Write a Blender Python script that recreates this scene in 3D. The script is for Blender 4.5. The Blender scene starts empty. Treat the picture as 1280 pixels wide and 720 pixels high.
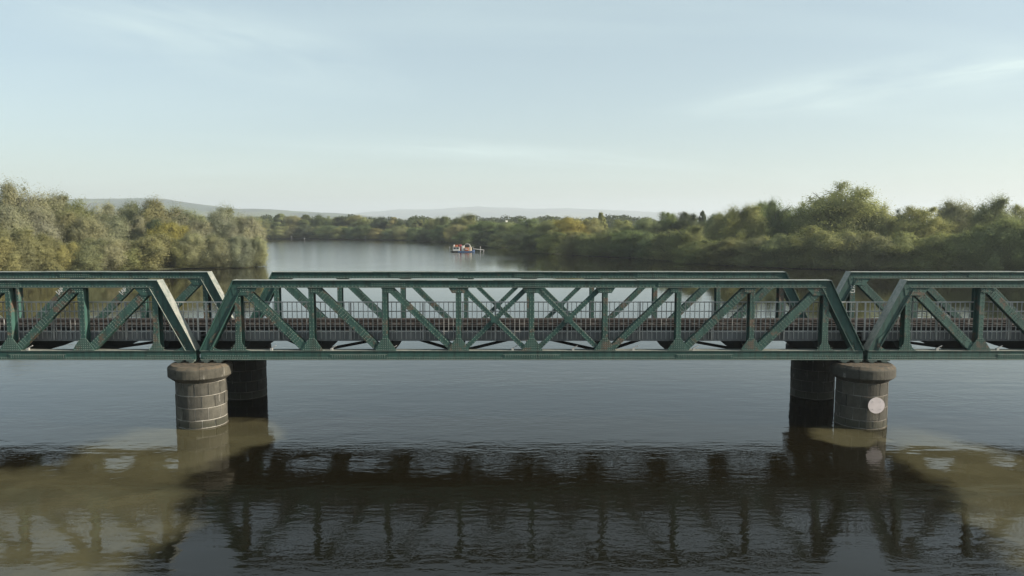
import bpy, math, random
import numpy as np
from mathutils import Vector, Matrix

# ------------------------------------------------------------------ camera, sky, sun, exposure
scene = bpy.context.scene
COL = scene.collection
R = math.radians
CAM_Z = 8.60
FPX = 930.0            # focal length in pixels of the 1280 wide photograph
HORIZON = 277.0        # row of the horizon

cam_data = bpy.data.cameras.new('camera')
cam_data.sensor_width = 36.0
cam_data.lens = 36.0 * FPX / 1280.0
cam_data.clip_start = 0.1
cam_data.clip_end = 30000.0
cam = bpy.data.objects.new('camera', cam_data)
COL.objects.link(cam)
cam.location = (0.0, 0.0, CAM_Z)
PITCH = math.atan((360.0 - HORIZON) / FPX)
cam.rotation_euler = (math.pi / 2 - PITCH, 0.0, R(0.0))
scene.camera = cam

SUN_EL = R(23.0)
SUN_AZ = R(-11.0)      # from +X towards the camera side
sun_dir = Vector((math.cos(SUN_EL) * math.cos(SUN_AZ), math.cos(SUN_EL) * math.sin(SUN_AZ), math.sin(SUN_EL)))

world = bpy.data.worlds.new('World')
scene.world = world
world.use_nodes = True
wn, wl = world.node_tree.nodes, world.node_tree.links
wn.clear()
w_out = wn.new('ShaderNodeOutputWorld')
w_bg = wn.new('ShaderNodeBackground')
w_bg.inputs['Strength'].default_value = 0.061
sky = wn.new('ShaderNodeTexSky')
sky.sky_type = 'NISHITA'
sky.sun_disc = False
sky.sun_elevation = SUN_EL
sky.sun_rotation = R(90.0) - SUN_AZ
sky.altitude = 10.0
sky.air_density = 1.0
sky.dust_density = 1.2
sky.ozone_density = 1.3
w_tc = wn.new('ShaderNodeTexCoord')
# a thin veil of cirrus, projected on a flat layer high overhead
w_sep = wn.new('ShaderNodeSeparateXYZ')
wl.new(w_tc.outputs['Generated'], w_sep.inputs[0])
w_zm = wn.new('ShaderNodeMath'); w_zm.operation = 'MAXIMUM'; w_zm.inputs[1].default_value = 0.0
wl.new(w_sep.outputs['Z'], w_zm.inputs[0])
w_za = wn.new('ShaderNodeMath'); w_za.operation = 'ADD'; w_za.inputs[1].default_value = 0.10
wl.new(w_zm.outputs[0], w_za.inputs[0])
w_dx = wn.new('ShaderNodeMath'); w_dx.operation = 'DIVIDE'
w_dy = wn.new('ShaderNodeMath'); w_dy.operation = 'DIVIDE'
wl.new(w_sep.outputs['X'], w_dx.inputs[0]); wl.new(w_za.outputs[0], w_dx.inputs[1])
wl.new(w_sep.outputs['Y'], w_dy.inputs[0]); wl.new(w_za.outputs[0], w_dy.inputs[1])
w_cmb = wn.new('ShaderNodeCombineXYZ')
wl.new(w_dx.outputs[0], w_cmb.inputs['X']); wl.new(w_dy.outputs[0], w_cmb.inputs['Y'])
w_map = wn.new('ShaderNodeMapping')
w_map.inputs['Rotation'].default_value = (0, 0, R(-38))
w_map.inputs['Scale'].default_value = (0.28, 0.75, 1.0)
w_map.inputs['Location'].default_value = (3.1, 0.9, 0.0)
wl.new(w_cmb.outputs[0], w_map.inputs['Vector'])
w_n = wn.new('ShaderNodeTexNoise')
w_n.inputs['Scale'].default_value = 1.1
w_n.inputs['Detail'].default_value = 6.0
w_n.inputs['Roughness'].default_value = 0.56
w_n.inputs['Distortion'].default_value = 0.7
wl.new(w_map.outputs[0], w_n.inputs['Vector'])
w_rmp = wn.new('ShaderNodeMapRange')
w_rmp.inputs['From Min'].default_value = 0.46
w_rmp.inputs['From Max'].default_value = 0.80
w_rmp.inputs['To Min'].default_value = 0.40
w_rmp.inputs['To Max'].default_value = 0.54
wl.new(w_n.outputs['Fac'], w_rmp.inputs['Value'])
def cirrus(cx, cy, ang, length, width, amount, seed):
    m1 = wn.new('ShaderNodeMapping'); m1.vector_type = 'TEXTURE'
    m1.inputs['Location'].default_value = (cx, cy, 0)
    m1.inputs['Rotation'].default_value = (0, 0, ang)
    m1.inputs['Scale'].default_value = (length, width, 1)
    wl.new(w_cmb.outputs[0], m1.inputs['Vector'])
    ln = wn.new('ShaderNodeVectorMath'); ln.operation = 'LENGTH'
    wl.new(m1.outputs[0], ln.inputs[0])
    fall = wn.new('ShaderNodeMapRange'); fall.interpolation_type = 'SMOOTHSTEP'
    fall.inputs['From Min'].default_value = 1.0; fall.inputs['From Max'].default_value = 0.1
    wl.new(ln.outputs['Value'], fall.inputs['Value'])
    nn = wn.new('ShaderNodeTexNoise')
    nn.inputs['Scale'].default_value = 1.7; nn.inputs['Detail'].default_value = 9.0
    nn.inputs['Roughness'].default_value = 0.58; nn.inputs['Distortion'].default_value = 0.5
    m2 = wn.new('ShaderNodeMapping')
    m2.inputs['Location'].default_value = (seed, seed * 0.7, 0)
    m2.inputs['Scale'].default_value = (1.1, 1.0, 1)
    wl.new(m1.outputs[0], m2.inputs['Vector']); wl.new(m2.outputs[0], nn.inputs['Vector'])
    th = wn.new('ShaderNodeMapRange')
    th.inputs['From Min'].default_value = 0.32; th.inputs['From Max'].default_value = 0.72
    th.inputs['To Max'].default_value = amount
    wl.new(nn.outputs['Fac'], th.inputs['Value'])
    mu = wn.new('ShaderNodeMath'); mu.operation = 'MULTIPLY'
    wl.new(fall.outputs[0], mu.inputs[0]); wl.new(th.outputs[0], mu.inputs[1])
    return mu.outputs[0]


banks = [cirrus(1.62, 3.50, R(-43), 1.3, 0.62, 0.44, 2.3), cirrus(2.15, 2.95, R(-40), 0.65, 0.16, 0.6, 4.1),
         cirrus(-1.1, 2.95, R(60), 1.3, 0.55, 0.28, 6.7), cirrus(-0.2, 5.2, R(20), 2.2, 0.5, 0.35, 9.2),
         cirrus(3.6, 0.6, R(-60), 1.6, 0.5, 0.5, 12.0), cirrus(-3.0, -1.0, R(40), 1.8, 0.6, 0.45, 15.0), cirrus(1.0, -3.0, R(10), 2.2, 0.6, 0.5, 18.0)]
w_fac = w_rmp.outputs[0]
for bk in banks:
    ad_ = wn.new('ShaderNodeMath'); ad_.operation = 'ADD'; ad_.use_clamp = True
    wl.new(w_fac, ad_.inputs[0]); wl.new(bk, ad_.inputs[1])
    w_fac = ad_.outputs[0]
w_mix = wn.new('ShaderNodeMix'); w_mix.data_type = 'RGBA'
w_mix.inputs[7].default_value = (5.95, 7.15, 6.95, 1)
wl.new(w_fac, w_mix.inputs[0])
wl.new(sky.outputs[0], w_mix.inputs[6])
wl.new(w_mix.outputs[2], w_bg.inputs['Color'])
wl.new(w_bg.outputs[0], w_out.inputs['Surface'])

sun_data = bpy.data.lights.new('sun', 'SUN')
sun_data.energy = 4.2
sun_data.angle = R(0.55)
sun_data.color = (1.0, 0.90, 0.74)
sun = bpy.data.objects.new('sun', sun_data)
COL.objects.link(sun)
sun.location = (60, -20, 60)
sun.rotation_euler = (-sun_dir).to_track_quat('-Z', 'Y').to_euler()

scene.view_settings.view_transform = 'Standard'
scene.view_settings.look = 'None'
scene.view_settings.gamma = 1.0
scene.view_settings.exposure = 1.15
scene.view_settings.use_curve_mapping = False
scene.render.engine = 'CYCLES'
scene.cycles.use_denoising = True
scene.cycles.max_bounces = 7
scene.cycles.transparent_max_bounces = 8
scene.cycles.volume_bounces = 0
scene.cycles.caustics_reflective = False
scene.cycles.caustics_refractive = False

random.seed(7)
RNG = np.random.default_rng(7)


# ------------------------------------------------------------------ helpers
def tag(o, label=None, cat=None, group=None, kind=None):
    if label: o['label'] = label
    if cat: o['category'] = cat
    if group: o['group'] = group
    if kind: o['kind'] = kind
    return o


def link(name, data, parent=None, loc=(0, 0, 0), rot=(0, 0, 0), scale=(1, 1, 1)):
    o = bpy.data.objects.new(name, data)
    COL.objects.link(o)
    o.parent = parent
    o.location = loc
    o.rotation_euler = rot
    o.scale = scale
    return o


def empty(name, loc=(0, 0, 0), rz=0.0):
    o = link(name, None, None, loc, (0, 0, rz))
    o.empty_display_size = 0.3
    return o


def copy_tree(o, parent=None):
    c = o.copy()
    COL.objects.link(c)
    c.parent = parent
    for ch in list(o.children):
        copy_tree(ch, c)
    return c


class MB:
    def __init__(self):
        self.v, self.f = [], []

    def add(self, vs, fs):
        n = len(self.v)
        self.v += [tuple(p) for p in vs]
        self.f += [tuple(i + n for i in f) for f in fs]
        return self

    def box(self, x0, x1, y0, y1, z0, z1):
        return self.add([(x0, y0, z0), (x1, y0, z0), (x1, y1, z0), (x0, y1, z0),
                         (x0, y0, z1), (x1, y0, z1), (x1, y1, z1), (x0, y1, z1)],
                        [(3, 2, 1, 0), (4, 5, 6, 7), (0, 1, 5, 4), (1, 2, 6, 5), (2, 3, 7, 6), (3, 0, 4, 7)])

    def prism_xz(self, pts, y0, y1):
        """polygon in the xz plane (counter-clockwise seen from -y) extruded from y0 to y1"""
        n = len(pts)
        vs = [(x, y0, z) for x, z in pts] + [(x, y1, z) for x, z in pts]
        fs = [tuple(range(n)), tuple(range(2 * n - 1, n - 1, -1))]
        for i in range(n):
            j = (i + 1) % n
            fs.append((j, i, i + n, j + n))
        return self.add(vs, fs)

    def bar(self, p0, p1, w, h, up=(0, 0, 1)):
        """box from p0 to p1, w across, h along the up direction"""
        p0, p1 = Vector(p0), Vector(p1)
        d = (p1 - p0).normalized()
        s = d.cross(Vector(up)).normalized()
        u = s.cross(d).normalized()
        vs = []
        for p in (p0, p1):
            for a, b in ((-1, -1), (1, -1), (1, 1), (-1, 1)):
                vs.append(p + s * (a * w / 2) + u * (b * h / 2))
        return self.add(vs, [(0, 1, 2, 3), (7, 6, 5, 4), (0, 4, 5, 1), (1, 5, 6, 2), (2, 6, 7, 3), (3, 7, 4, 0)])

    def tube(self, pts, rads, n=8, cap=True):
        pts = [Vector(p) for p in pts]
        if not hasattr(rads, '__len__'):
            rads = [rads] * len(pts)
        base = len(self.v)
        for i, p in enumerate(pts):
            a = pts[max(i - 1, 0)]
            b = pts[min(i + 1, len(pts) - 1)]
            d = (b - a).normalized()
            ref = Vector((0, 0, 1)) if abs(d.z) < 0.9 else Vector((1, 0, 0))
            s = d.cross(ref).normalized()
            u = s.cross(d)
            for k in range(n):
                t = 2 * math.pi * k / n
                self.v.append(tuple(p + (s * math.cos(t) + u * math.sin(t)) * rads[i]))
        for i in range(len(pts) - 1):
            for k in range(n):
                k2 = (k + 1) % n
                self.f.append((base + i * n + k, base + i * n + k2, base + (i + 1) * n + k2, base + (i + 1) * n + k))
        if cap:
            self.f.append(tuple(base + k for k in range(n - 1, -1, -1)))
            e = base + (len(pts) - 1) * n
            self.f.append(tuple(e + k for k in range(n)))
        return self

    def lathe(self, prof, n=24, c=(0, 0)):
        base = len(self.v)
        for r, z in prof:
            for k in range(n):
                t = 2 * math.pi * k / n
                self.v.append((c[0] + r * math.cos(t), c[1] + r * math.sin(t), z))
        for i in range(len(prof) - 1):
            for k in range(n):
                k2 = (k + 1) % n
                self.f.append((base + i * n + k, base + i * n + k2, base + (i + 1) * n + k2, base + (i + 1) * n + k))
        self.f.append(tuple(base + k for k in range(n - 1, -1, -1)))
        e = base + (len(prof) - 1) * n
        self.f.append(tuple(e + k for k in range(n)))
        return self

    def mesh(self, name, mat, smooth=False):
        me = bpy.data.meshes.new(name)
        me.from_pydata(self.v, [], self.f)
        me.validate()
        if mat: me.materials.append(mat)
        if smooth:
            for p in me.polygons: p.use_smooth = True
        me.update()
        return me

    def build(self, name, mat, parent=None, loc=(0, 0, 0), smooth=False, bevel=0.0):
        o = link(name, self.mesh(name, mat, smooth), parent, loc)
        if bevel:
            m = o.modifiers.new('edge', 'BEVEL')
            m.width = bevel; m.segments = 2; m.limit_method = 'ANGLE'
        return o


# ------------------------------------------------------------------ materials
def newmat(name):
    m = bpy.data.materials.new(name)
    m.use_nodes = True
    nt = m.node_tree
    b = nt.nodes['Principled BSDF']
    return m, nt.nodes, nt.links, b


def noise(nd, lk, scale, detail=5, rough=0.6, vec=None, mscale=None, coord='Object'):
    n = nd.new('ShaderNodeTexNoise')
    n.inputs['Scale'].default_value = scale
    n.inputs['Detail'].default_value = detail
    n.inputs['Roughness'].default_value = rough
    if vec is None:
        tc = nd.new('ShaderNodeTexCoord')
        vec = tc.outputs[coord]
    if mscale:
        mp = nd.new('ShaderNodeMapping')
        mp.inputs['Scale'].default_value = mscale
        lk.new(vec, mp.inputs['Vector'])
        vec = mp.outputs[0]
    lk.new(vec, n.inputs['Vector'])
    return n


def ramp(nd, lk, src, stops):
    r = nd.new('ShaderNodeValToRGB')
    e = r.color_ramp.elements
    while len(e) < len(stops): e.new(0.5)
    for i, (p, c) in enumerate(stops):
        e[i].position = p
        e[i].color = c if len(c) == 4 else (*c, 1)
    lk.new(src, r.inputs[0])
    return r


def mixc(nd, lk, fac, a, b, blend='MIX'):
    m = nd.new('ShaderNodeMix')
    m.data_type = 'RGBA'
    m.blend_type = blend
    for s, i in ((fac, 0), (a, 6), (b, 7)):
        if isinstance(s, (int, float)): m.inputs[i].default_value = s
        elif isinstance(s, tuple): m.inputs[i].default_value = s if len(s) == 4 else (*s, 1)
        else: lk.new(s, m.inputs[i])
    return m.outputs[2]


def bump(nd, lk, b, h, strength, dist):
    bp = nd.new('ShaderNodeBump')
    bp.inputs['Strength'].default_value = strength
    bp.inputs['Distance'].default_value = dist
    lk.new(h, bp.inputs['Height'])
    lk.new(bp.outputs[0], b.inputs['Normal'])
    return bp


def mat_paint(name, base, light, rust_amt=0.62, dust=(0.28, 0.275, 0.245), d0=0.30, d1=0.92):
    """old green bridge paint: chalky patches, rust blooms, dust and droppings on what faces up"""
    m, nd, lk, b = newmat(name)
    geo = nd.new('ShaderNodeNewGeometry')
    pos = geo.outputs['Position']
    n1 = noise(nd, lk, 0.9, 6, 0.6, pos)
    c = mixc(nd, lk, ramp(nd, lk, n1.outputs['Fac'], [(0.35, (0, 0, 0)), (0.7, (1, 1, 1))]).outputs[0], base, light)
    n2 = noise(nd, lk, 7.0, 6, 0.7, pos)
    c = mixc(nd, lk, ramp(nd, lk, n2.outputs['Fac'], [(0.40, (0, 0, 0)), (0.72, (0.75, 0.75, 0.75))]).outputs[0], c, (0.042, 0.098, 0.082))
    # run-off streaks
    n3 = noise(nd, lk, 6.0, 4, 0.6, pos, (1.0, 1.0, 0.12))
    c = mixc(nd, lk, ramp(nd, lk, n3.outputs['Fac'], [(0.45, (0, 0, 0)), (0.72, (0.75, 0.75, 0.75))]).outputs[0], c, (0.012, 0.022, 0.020))
    # rust blooms
    n4 = noise(nd, lk, 1.7, 8, 0.72, pos)
    rf = ramp(nd, lk, n4.outputs['Fac'], [(rust_amt, (0, 0, 0)), (rust_amt + 0.07, (0.85, 0.85, 0.85))]).outputs[0]
    n5 = noise(nd, lk, 18.0, 3, 0.6, pos)
    rc = ramp(nd, lk, n5.outputs['Fac'], [(0.3, (0.085, 0.04, 0.026)), (0.7, (0.17, 0.12, 0.085))]).outputs[0]
    c = mixc(nd, lk, rf, c, rc)
    # pale dust and bird lime on upward faces
    sp = nd.new('ShaderNodeSeparateXYZ')
    lk.new(geo.outputs['Normal'], sp.inputs[0])
    up = nd.new('ShaderNodeMapRange')
    up.inputs['From Min'].default_value = 0.22
    up.inputs['From Max'].default_value = 0.40
    lk.new(sp.outputs['Z'], up.inputs['Value'])
    n6 = noise(nd, lk, 5.0, 6, 0.7, pos)
    uf = nd.new('ShaderNodeMath'); uf.operation = 'MULTIPLY'
    lk.new(up.outputs[0], uf.inputs[0])
    lk.new(ramp(nd, lk, n6.outputs['Fac'], [(0.3, (d0, d0, d0)), (0.62, (d1, d1, d1))]).outputs[0], uf.inputs[1])
    c = mixc(nd, lk, uf.outputs[0], c, dust)
    lk.new(c, b.inputs['Base Color'])
    rr = nd.new('ShaderNodeMapRange')
    rr.inputs['To Min'].default_value = 0.42
    rr.inputs['To Max'].default_value = 0.75
    lk.new(n2.outputs['Fac'], rr.inputs['Value'])
    lk.new(rr.outputs[0], b.inputs['Roughness'])
    bump(nd, lk, b, n2.outputs['Fac'], 0.25, 0.01)
    return m


def mat_noise(name, c0, c1, scale, rough=0.8, mscale=None, bmp=0.3, bd=0.01, coord='Object', metal=0.0, detail=6, lo=0.3, hi=0.7):
    m, nd, lk, b = newmat(name)
    n = noise(nd, lk, scale, detail, 0.65, None, mscale, coord)
    r = ramp(nd, lk, n.outputs['Fac'], [(lo, c0), (hi, c1)])
    lk.new(r.outputs[0], b.inputs['Base Color'])
    b.inputs['Roughness'].default_value = rough
    b.inputs['Metallic'].default_value = metal
    if bmp: bump(nd, lk, b, n.outputs['Fac'], bmp, bd)
    return m


def mat_stone(name, c0, c1):
    m, nd, lk, b = newmat(name)
    geo = nd.new('ShaderNodeNewGeometry')
    pos = geo.outputs['Position']
    oi = nd.new('ShaderNodeObjectInfo')
    n1 = noise(nd, lk, 3.0, 8, 0.7, pos)
    c = ramp(nd, lk, n1.outputs['Fac'], [(0.28, c0), (0.72, c1)]).outputs[0]
    rv = ramp(nd, lk, oi.outputs['Random'], [(0.0, (0.62, 0.62, 0.61)), (1.0, (1.22, 1.19, 1.12))]).outputs[0]
    c = mixc(nd, lk, 1.0, c, rv, 'MULTIPLY')
    # lime run-off
    n2 = noise(nd, lk, 5.0, 6, 0.7, pos, (1.0, 1.0, 0.22))
    c = mixc(nd, lk, ramp(nd, lk, n2.outputs['Fac'], [(0.61, (0, 0, 0)), (0.70, (0.7, 0.7, 0.7))]).outputs[0], c, (0.30, 0.29, 0.27))
    # dark algae up to the flood line
    sp = nd.new('ShaderNodeSeparateXYZ')
    lk.new(pos, sp.inputs[0])
    n3 = noise(nd, lk, 2.2, 5, 0.6, pos)
    ad = nd.new('ShaderNodeMath'); ad.operation = 'MULTIPLY_ADD'
    lk.new(n3.outputs['Fac'], ad.inputs[0]); ad.inputs[1].default_value = -0.35
    lk.new(sp.outputs['Z'], ad.inputs[2])
    al = nd.new('ShaderNodeMapRange')
    al.inputs['From Min'].default_value = 0.02; al.inputs['From Max'].default_value = 0.24
    al.inputs['To Min'].default_value = 0.85; al.inputs['To Max'].default_value = 0.0
    lk.new(ad.outputs[0], al.inputs['Value'])
    c = mixc(nd, lk, al.outputs[0], c, (0.035, 0.036, 0.024))
    # lichen and droppings on top
    sn = nd.new('ShaderNodeSeparateXYZ')
    lk.new(geo.outputs['Normal'], sn.inputs[0])
    n4 = noise(nd, lk, 6.0, 6, 0.7, pos)
    uf = nd.new('ShaderNodeMath'); uf.operation = 'MULTIPLY'
    u2 = nd.new('ShaderNodeMapRange'); u2.inputs['From Min'].default_value = 0.5; u2.inputs['From Max'].default_value = 0.9
    lk.new(sn.outputs['Z'], u2.inputs['Value'])
    lk.new(u2.outputs[0], uf.inputs[0])
    lk.new(ramp(nd, lk, n4.outputs['Fac'], [(0.4, (0, 0, 0)), (0.6, (0.8, 0.8, 0.8))]).outputs[0], uf.inputs[1])
    c = mixc(nd, lk, uf.outputs[0], c, (0.13, 0.09, 0.055))
    lk.new(c, b.inputs['Base Color'])
    b.inputs['Roughness'].default_value = 0.9
    n5 = noise(nd, lk, 22.0, 6, 0.7, pos)
    bump(nd, lk, b, n5.outputs['Fac'], 0.8, 0.03)
    return m


M = {}
M['green'] = mat_paint('green_bridge_paint', (0.012, 0.056, 0.048), (0.028, 0.080, 0.069), 0.63)
M['green_worn'] = mat_paint('worn_green_bridge_paint', (0.020, 0.068, 0.057), (0.044, 0.106, 0.088), 0.54, (0.10, 0.12, 0.10), 0.1, 0.6)
M['rivet'] = mat_noise('rivet_paint', (0.05, 0.10, 0.085), (0.17, 0.20, 0.175), 9.0, 0.6, coord='Object', bmp=0)
M['dark_steel'] = mat_noise('dark_painted_steel', (0.008, 0.016, 0.014), (0.02, 0.027, 0.023), 2.0, 0.7)
M['galv'] = mat_noise('galvanised_steel', (0.30, 0.298, 0.29), (0.48, 0.475, 0.46), 3.0, 0.5, bmp=0.1, metal=0.25)
M['rail'] = mat_noise('rusty_rail_steel', (0.028, 0.021, 0.018), (0.062, 0.048, 0.041), 4.0, 0.7, (0.2, 1, 1))
M['sleeper'] = mat_noise('tarred_sleeper_timber', (0.010, 0.009, 0.008), (0.028, 0.024, 0.021), 3.0, 0.9, (0.6, 0.3, 2))
M['fascia'] = mat_noise('weathered_grey_plate', (0.10, 0.107, 0.112), (0.20, 0.203, 0.203), 2.6, 0.75, (4.0, 1.0, 0.35))
M['plank'] = mat_noise('grey_walkway_timber', (0.06, 0.054, 0.048), (0.12, 0.108, 0.095), 2.5, 0.9, (0.4, 4, 4))
M['stone'] = mat_stone('pier_stone', (0.030, 0.030, 0.026), (0.098, 0.095, 0.083))
M['capstone'] = mat_stone('pier_cap_stone', (0.030, 0.029, 0.024), (0.094, 0.089, 0.074))
M['mortar'] = mat_noise('lime_mortar', (0.13, 0.125, 0.11), (0.42, 0.41, 0.38), 2.2, 0.95)
M['white_paint'] = mat_noise('white_marks', (0.5, 0.5, 0.48), (0.8, 0.8, 0.78), 9.0, 0.8, bmp=0)
M['disc'] = mat_noise('pink_white_disc', (0.62, 0.54, 0.54), (0.74, 0.66, 0.66), 5.0, 0.55, bmp=0.05)
M['bearing'] = mat_noise('pale_green_bearing_plate', (0.14, 0.19, 0.165), (0.30, 0.34, 0.30), 5.0, 0.7)
M['bark'] = mat_noise('bark', (0.045, 0.038, 0.028), (0.13, 0.115, 0.09), 9.0, 0.95, (1, 1, 0.25))

# ------------------------------------------------------------------ ground, water, hills
WATER = np.array([(-150, -400), (-130, -150), (-116, 0), (-108, 50), (-96, 90), (-79, 115), (-67, 131), (-60, 136.5), (-52, 138),
                  (-48, 141), (-50, 150), (-62, 172), (-95, 230), (-140, 320), (-200, 366), (-400, 400), (-900, 430),
                  (-900, 470), (-400, 430), (-200, 392), (-124, 374), (-96, 371), (-52, 347), (-27, 312), (-5, 252),
                  (12.6, 195), (30, 174), (41, 148), (53, 137), (70, 128), (83, 120), (105, 95), (125, 50), (140, 0),
                  (150, -150), (170, -400)], dtype=float)


def shore_distance(x, y):
    """signed distance to the river bank, positive on land"""
    shape = x.shape
    p = np.stack([x.ravel(), y.ravel()], 1)
    best = np.full(len(p), 1e18)
    inside = np.zeros(len(p), bool)
    n = len(WATER)
    for i in range(n):
        a, b = WATER[i], WATER[(i + 1) % n]
        e = b - a
        w = p - a
        t = np.clip((w @ e) / (e @ e), 0, 1)
        d = w - t[:, None] * e
        best = np.minimum(best, (d * d).sum(1))
        c = ((a[1] > p[:, 1]) != (b[1] > p[:, 1]))
        with np.errstate(divide='ignore', invalid='ignore'):
            xi = (b[0] - a[0]) * (p[:, 1] - a[1]) / (b[1] - a[1]) + a[0]
        inside ^= c & (p[:, 0] < xi)
    d = np.sqrt(best)
    return np.where(inside, -d, d).reshape(shape)


def wobble(x, y):
    return (np.sin(x * 0.21 + 1.3) * np.cos(y * 0.17 + 0.4) + 0.6 * np.sin(x * 0.53 + y * 0.31) + 0.4 * np.cos(x * 0.9 - y * 0.7)) / 2


def ground_z(x, y):
    sd = shore_distance(x, y)
    return np.clip(sd * 0.14 + wobble(x, y) * 0.12, -3.0, 1.3 + 0.25 * wobble(x * 0.3, y * 0.3))


def grid_mesh(name, xs, ys, fz, mat, kind='structure'):
    X, Y = np.meshgrid(xs, ys)
    Z = fz(X, Y)
    nx, ny = len(xs), len(ys)
    co = np.stack([X.ravel(), Y.ravel(), Z.ravel()], 1).astype(np.float32)
    i = np.arange(nx * ny).reshape(ny, nx)
    q = np.stack([i[:-1, :-1], i[:-1, 1:], i[1:, 1:], i[1:, :-1]], -1).reshape(-1, 4)
    me = quad_mesh(name, co, q, mat)
    me.polygons.foreach_set('use_smooth', np.ones(len(q), bool))
    return tag(link(name, me), kind=kind)


def quad_mesh(name, co, quads, mat):
    me = bpy.data.meshes.new(name)
    me.vertices.add(len(co))
    me.vertices.foreach_set('co', np.asarray(co, np.float32).ravel())
    me.loops.add(quads.size)
    me.loops.foreach_set('vertex_index', quads.astype(np.int32).ravel())
    me.polygons.add(len(quads))
    me.polygons.foreach_set('loop_start', np.arange(0, quads.size, 4, dtype=np.int32))
    me.update(calc_edges=True)
    if mat: me.materials.append(mat)
    return me


m_ground = mat_noise('riverside_ground', (0.030, 0.036, 0.014), (0.085, 0.085, 0.035), 0.08, 0.95, bmp=0.4, bd=0.3, coord='Object', detail=9)


def axis(lo, hi, dense_lo, dense_hi, step):
    core = list(np.arange(dense_lo, dense_hi + step, step))
    out, s, p = [], step, dense_hi + step
    while p < hi:
        s *= 1.35; p += s; out.append(min(p, hi))
    pre, s, p = [], step, dense_lo
    while p > lo:
        s *= 1.35; p -= s; pre.append(max(p, lo))
    return np.array(pre[::-1] + core + out)


grid_mesh('ground', axis(-9800, 9800, -150, 160, 3.0), axis(-1500, 9800, 80, 420, 3.0), ground_z, m_ground)

# hills
m_hill = newmat('hill_fields')
mh, nd, lk, b = m_hill
v = nd.new('ShaderNodeTexVoronoi')
v.inputs['Scale'].default_value = 0.0055
tc = nd.new('ShaderNodeTexCoord')
mp = nd.new('ShaderNodeMapping'); mp.inputs['Scale'].default_value = (1, 0.5, 0)
lk.new(tc.outputs['Object'], mp.inputs[0]); lk.new(mp.outputs[0], v.inputs['Vector'])
sv = nd.new('ShaderNodeSeparateColor'); lk.new(v.outputs['Color'], sv.inputs[0])
r1 = ramp(nd, lk, sv.outputs[0], [(0.0, (0.02, 0.035, 0.018)), (0.45, (0.04, 0.07, 0.028)), (0.72, (0.08, 0.105, 0.045)), (1.0, (0.13, 0.12, 0.06))])
n = noise(nd, lk, 0.004, 6, 0.6)
c = mixc(nd, lk, ramp(nd, lk, n.outputs['Fac'], [(0.46, (0, 0, 0)), (0.54, (1, 1, 1))]).outputs[0], r1.outputs[0], (0.022, 0.036, 0.02))
lk.new(c, b.inputs['Base Color']); b.inputs['Roughness'].default_value = 1.0


def ridge(name, prof, dist, depth):
    px = np.array([p[0] for p in prof], float)
    hz = np.array([CAM_Z + (HORIZON - p[1]) / FPX * dist for p in prof])
    xw = (px - 640) / FPX * dist

    def fz(X, Y):
        h = np.interp(X, xw, hz)
        k = (Y - dist) / depth
        bell = np.clip(1 - k * k, 0, 1) ** 1.2
        rough = 1 + 0.07 * wobble(X * 0.03, Y * 0.04) + 0.03 * wobble(X * 0.11 + 5, Y * 0.1)
        return np.where(h > 0, h, 0) * bell * rough - 4 * (1 - bell) - 1
    return grid_mesh(name, np.linspace(xw[0], xw[-1], 160), np.linspace(dist - depth, dist + depth, 30), fz, mh)


ridge('hills', [(-400, 262), (-100, 255), (60, 252), (120, 249), (165, 247.5), (205, 249.5), (240, 254), (270, 259), (300, 261.5), (340, 262),
                (375, 264), (420, 266), (460, 270), (520, 274), (600, 277)], 2900, 800)
ridge('hills', [(380, 274), (440, 269), (475, 265), (505, 262), (540, 262.5), (575, 260), (600, 258.5), (630, 260.5), (665, 261.5), (700, 260.5),
                (740, 262), (780, 264), (820, 266), (870, 269), (950, 272), (1100, 276)], 7400, 1900)

# water
mw, nd, lk, b = newmat('river_water')
tc = nd.new('ShaderNodeTexCoord')
P = tc.outputs['Object']


def vmath(op, a, bb):
    m = nd.new('ShaderNodeVectorMath'); m.operation = op
    for s, i in ((a, 0), (bb, 1)):
        if s is None: continue
        if isinstance(s, tuple): m.inputs[i].default_value = s
        else: lk.new(s, m.inputs[i])
    return m


def smath(op, a, bb=None, cc=None, clamp=False):
    m = nd.new('ShaderNodeMath'); m.operation = op; m.use_clamp = clamp
    for s, i in ((a, 0), (bb, 1), (cc, 2)):
        if s is None: continue
        if isinstance(s, (int, float)): m.inputs[i].default_value = s
        else: lk.new(s, m.inputs[i])
    return m.outputs[0]


# suspended silt drifting downstream from the two piers (colour of the water itself)
warp = noise(nd, lk, 0.33, 6, 0.6, P)
wv = vmath('MULTIPLY_ADD', warp.outputs['Color'], (4.4, 4.4, 0.0))
wv.inputs[2].default_value = (-2.2, -2.2, 0)
PW = vmath('ADD', P, wv.outputs[0]).outputs[0]


def plume(cx, cy, rx, ry, rot):
    mp = nd.new('ShaderNodeMapping'); mp.vector_type = 'TEXTURE'
    mp.inputs['Location'].default_value = (cx, cy, 0)
    mp.inputs['Rotation'].default_value = (0, 0, rot)
    mp.inputs['Scale'].default_value = (rx, ry, 1)
    lk.new(PW, mp.inputs['Vector'])
    ln = vmath('LENGTH', mp.outputs[0], None)
    return smath('SUBTRACT', 1.0, ln.outputs['Value'])


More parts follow.
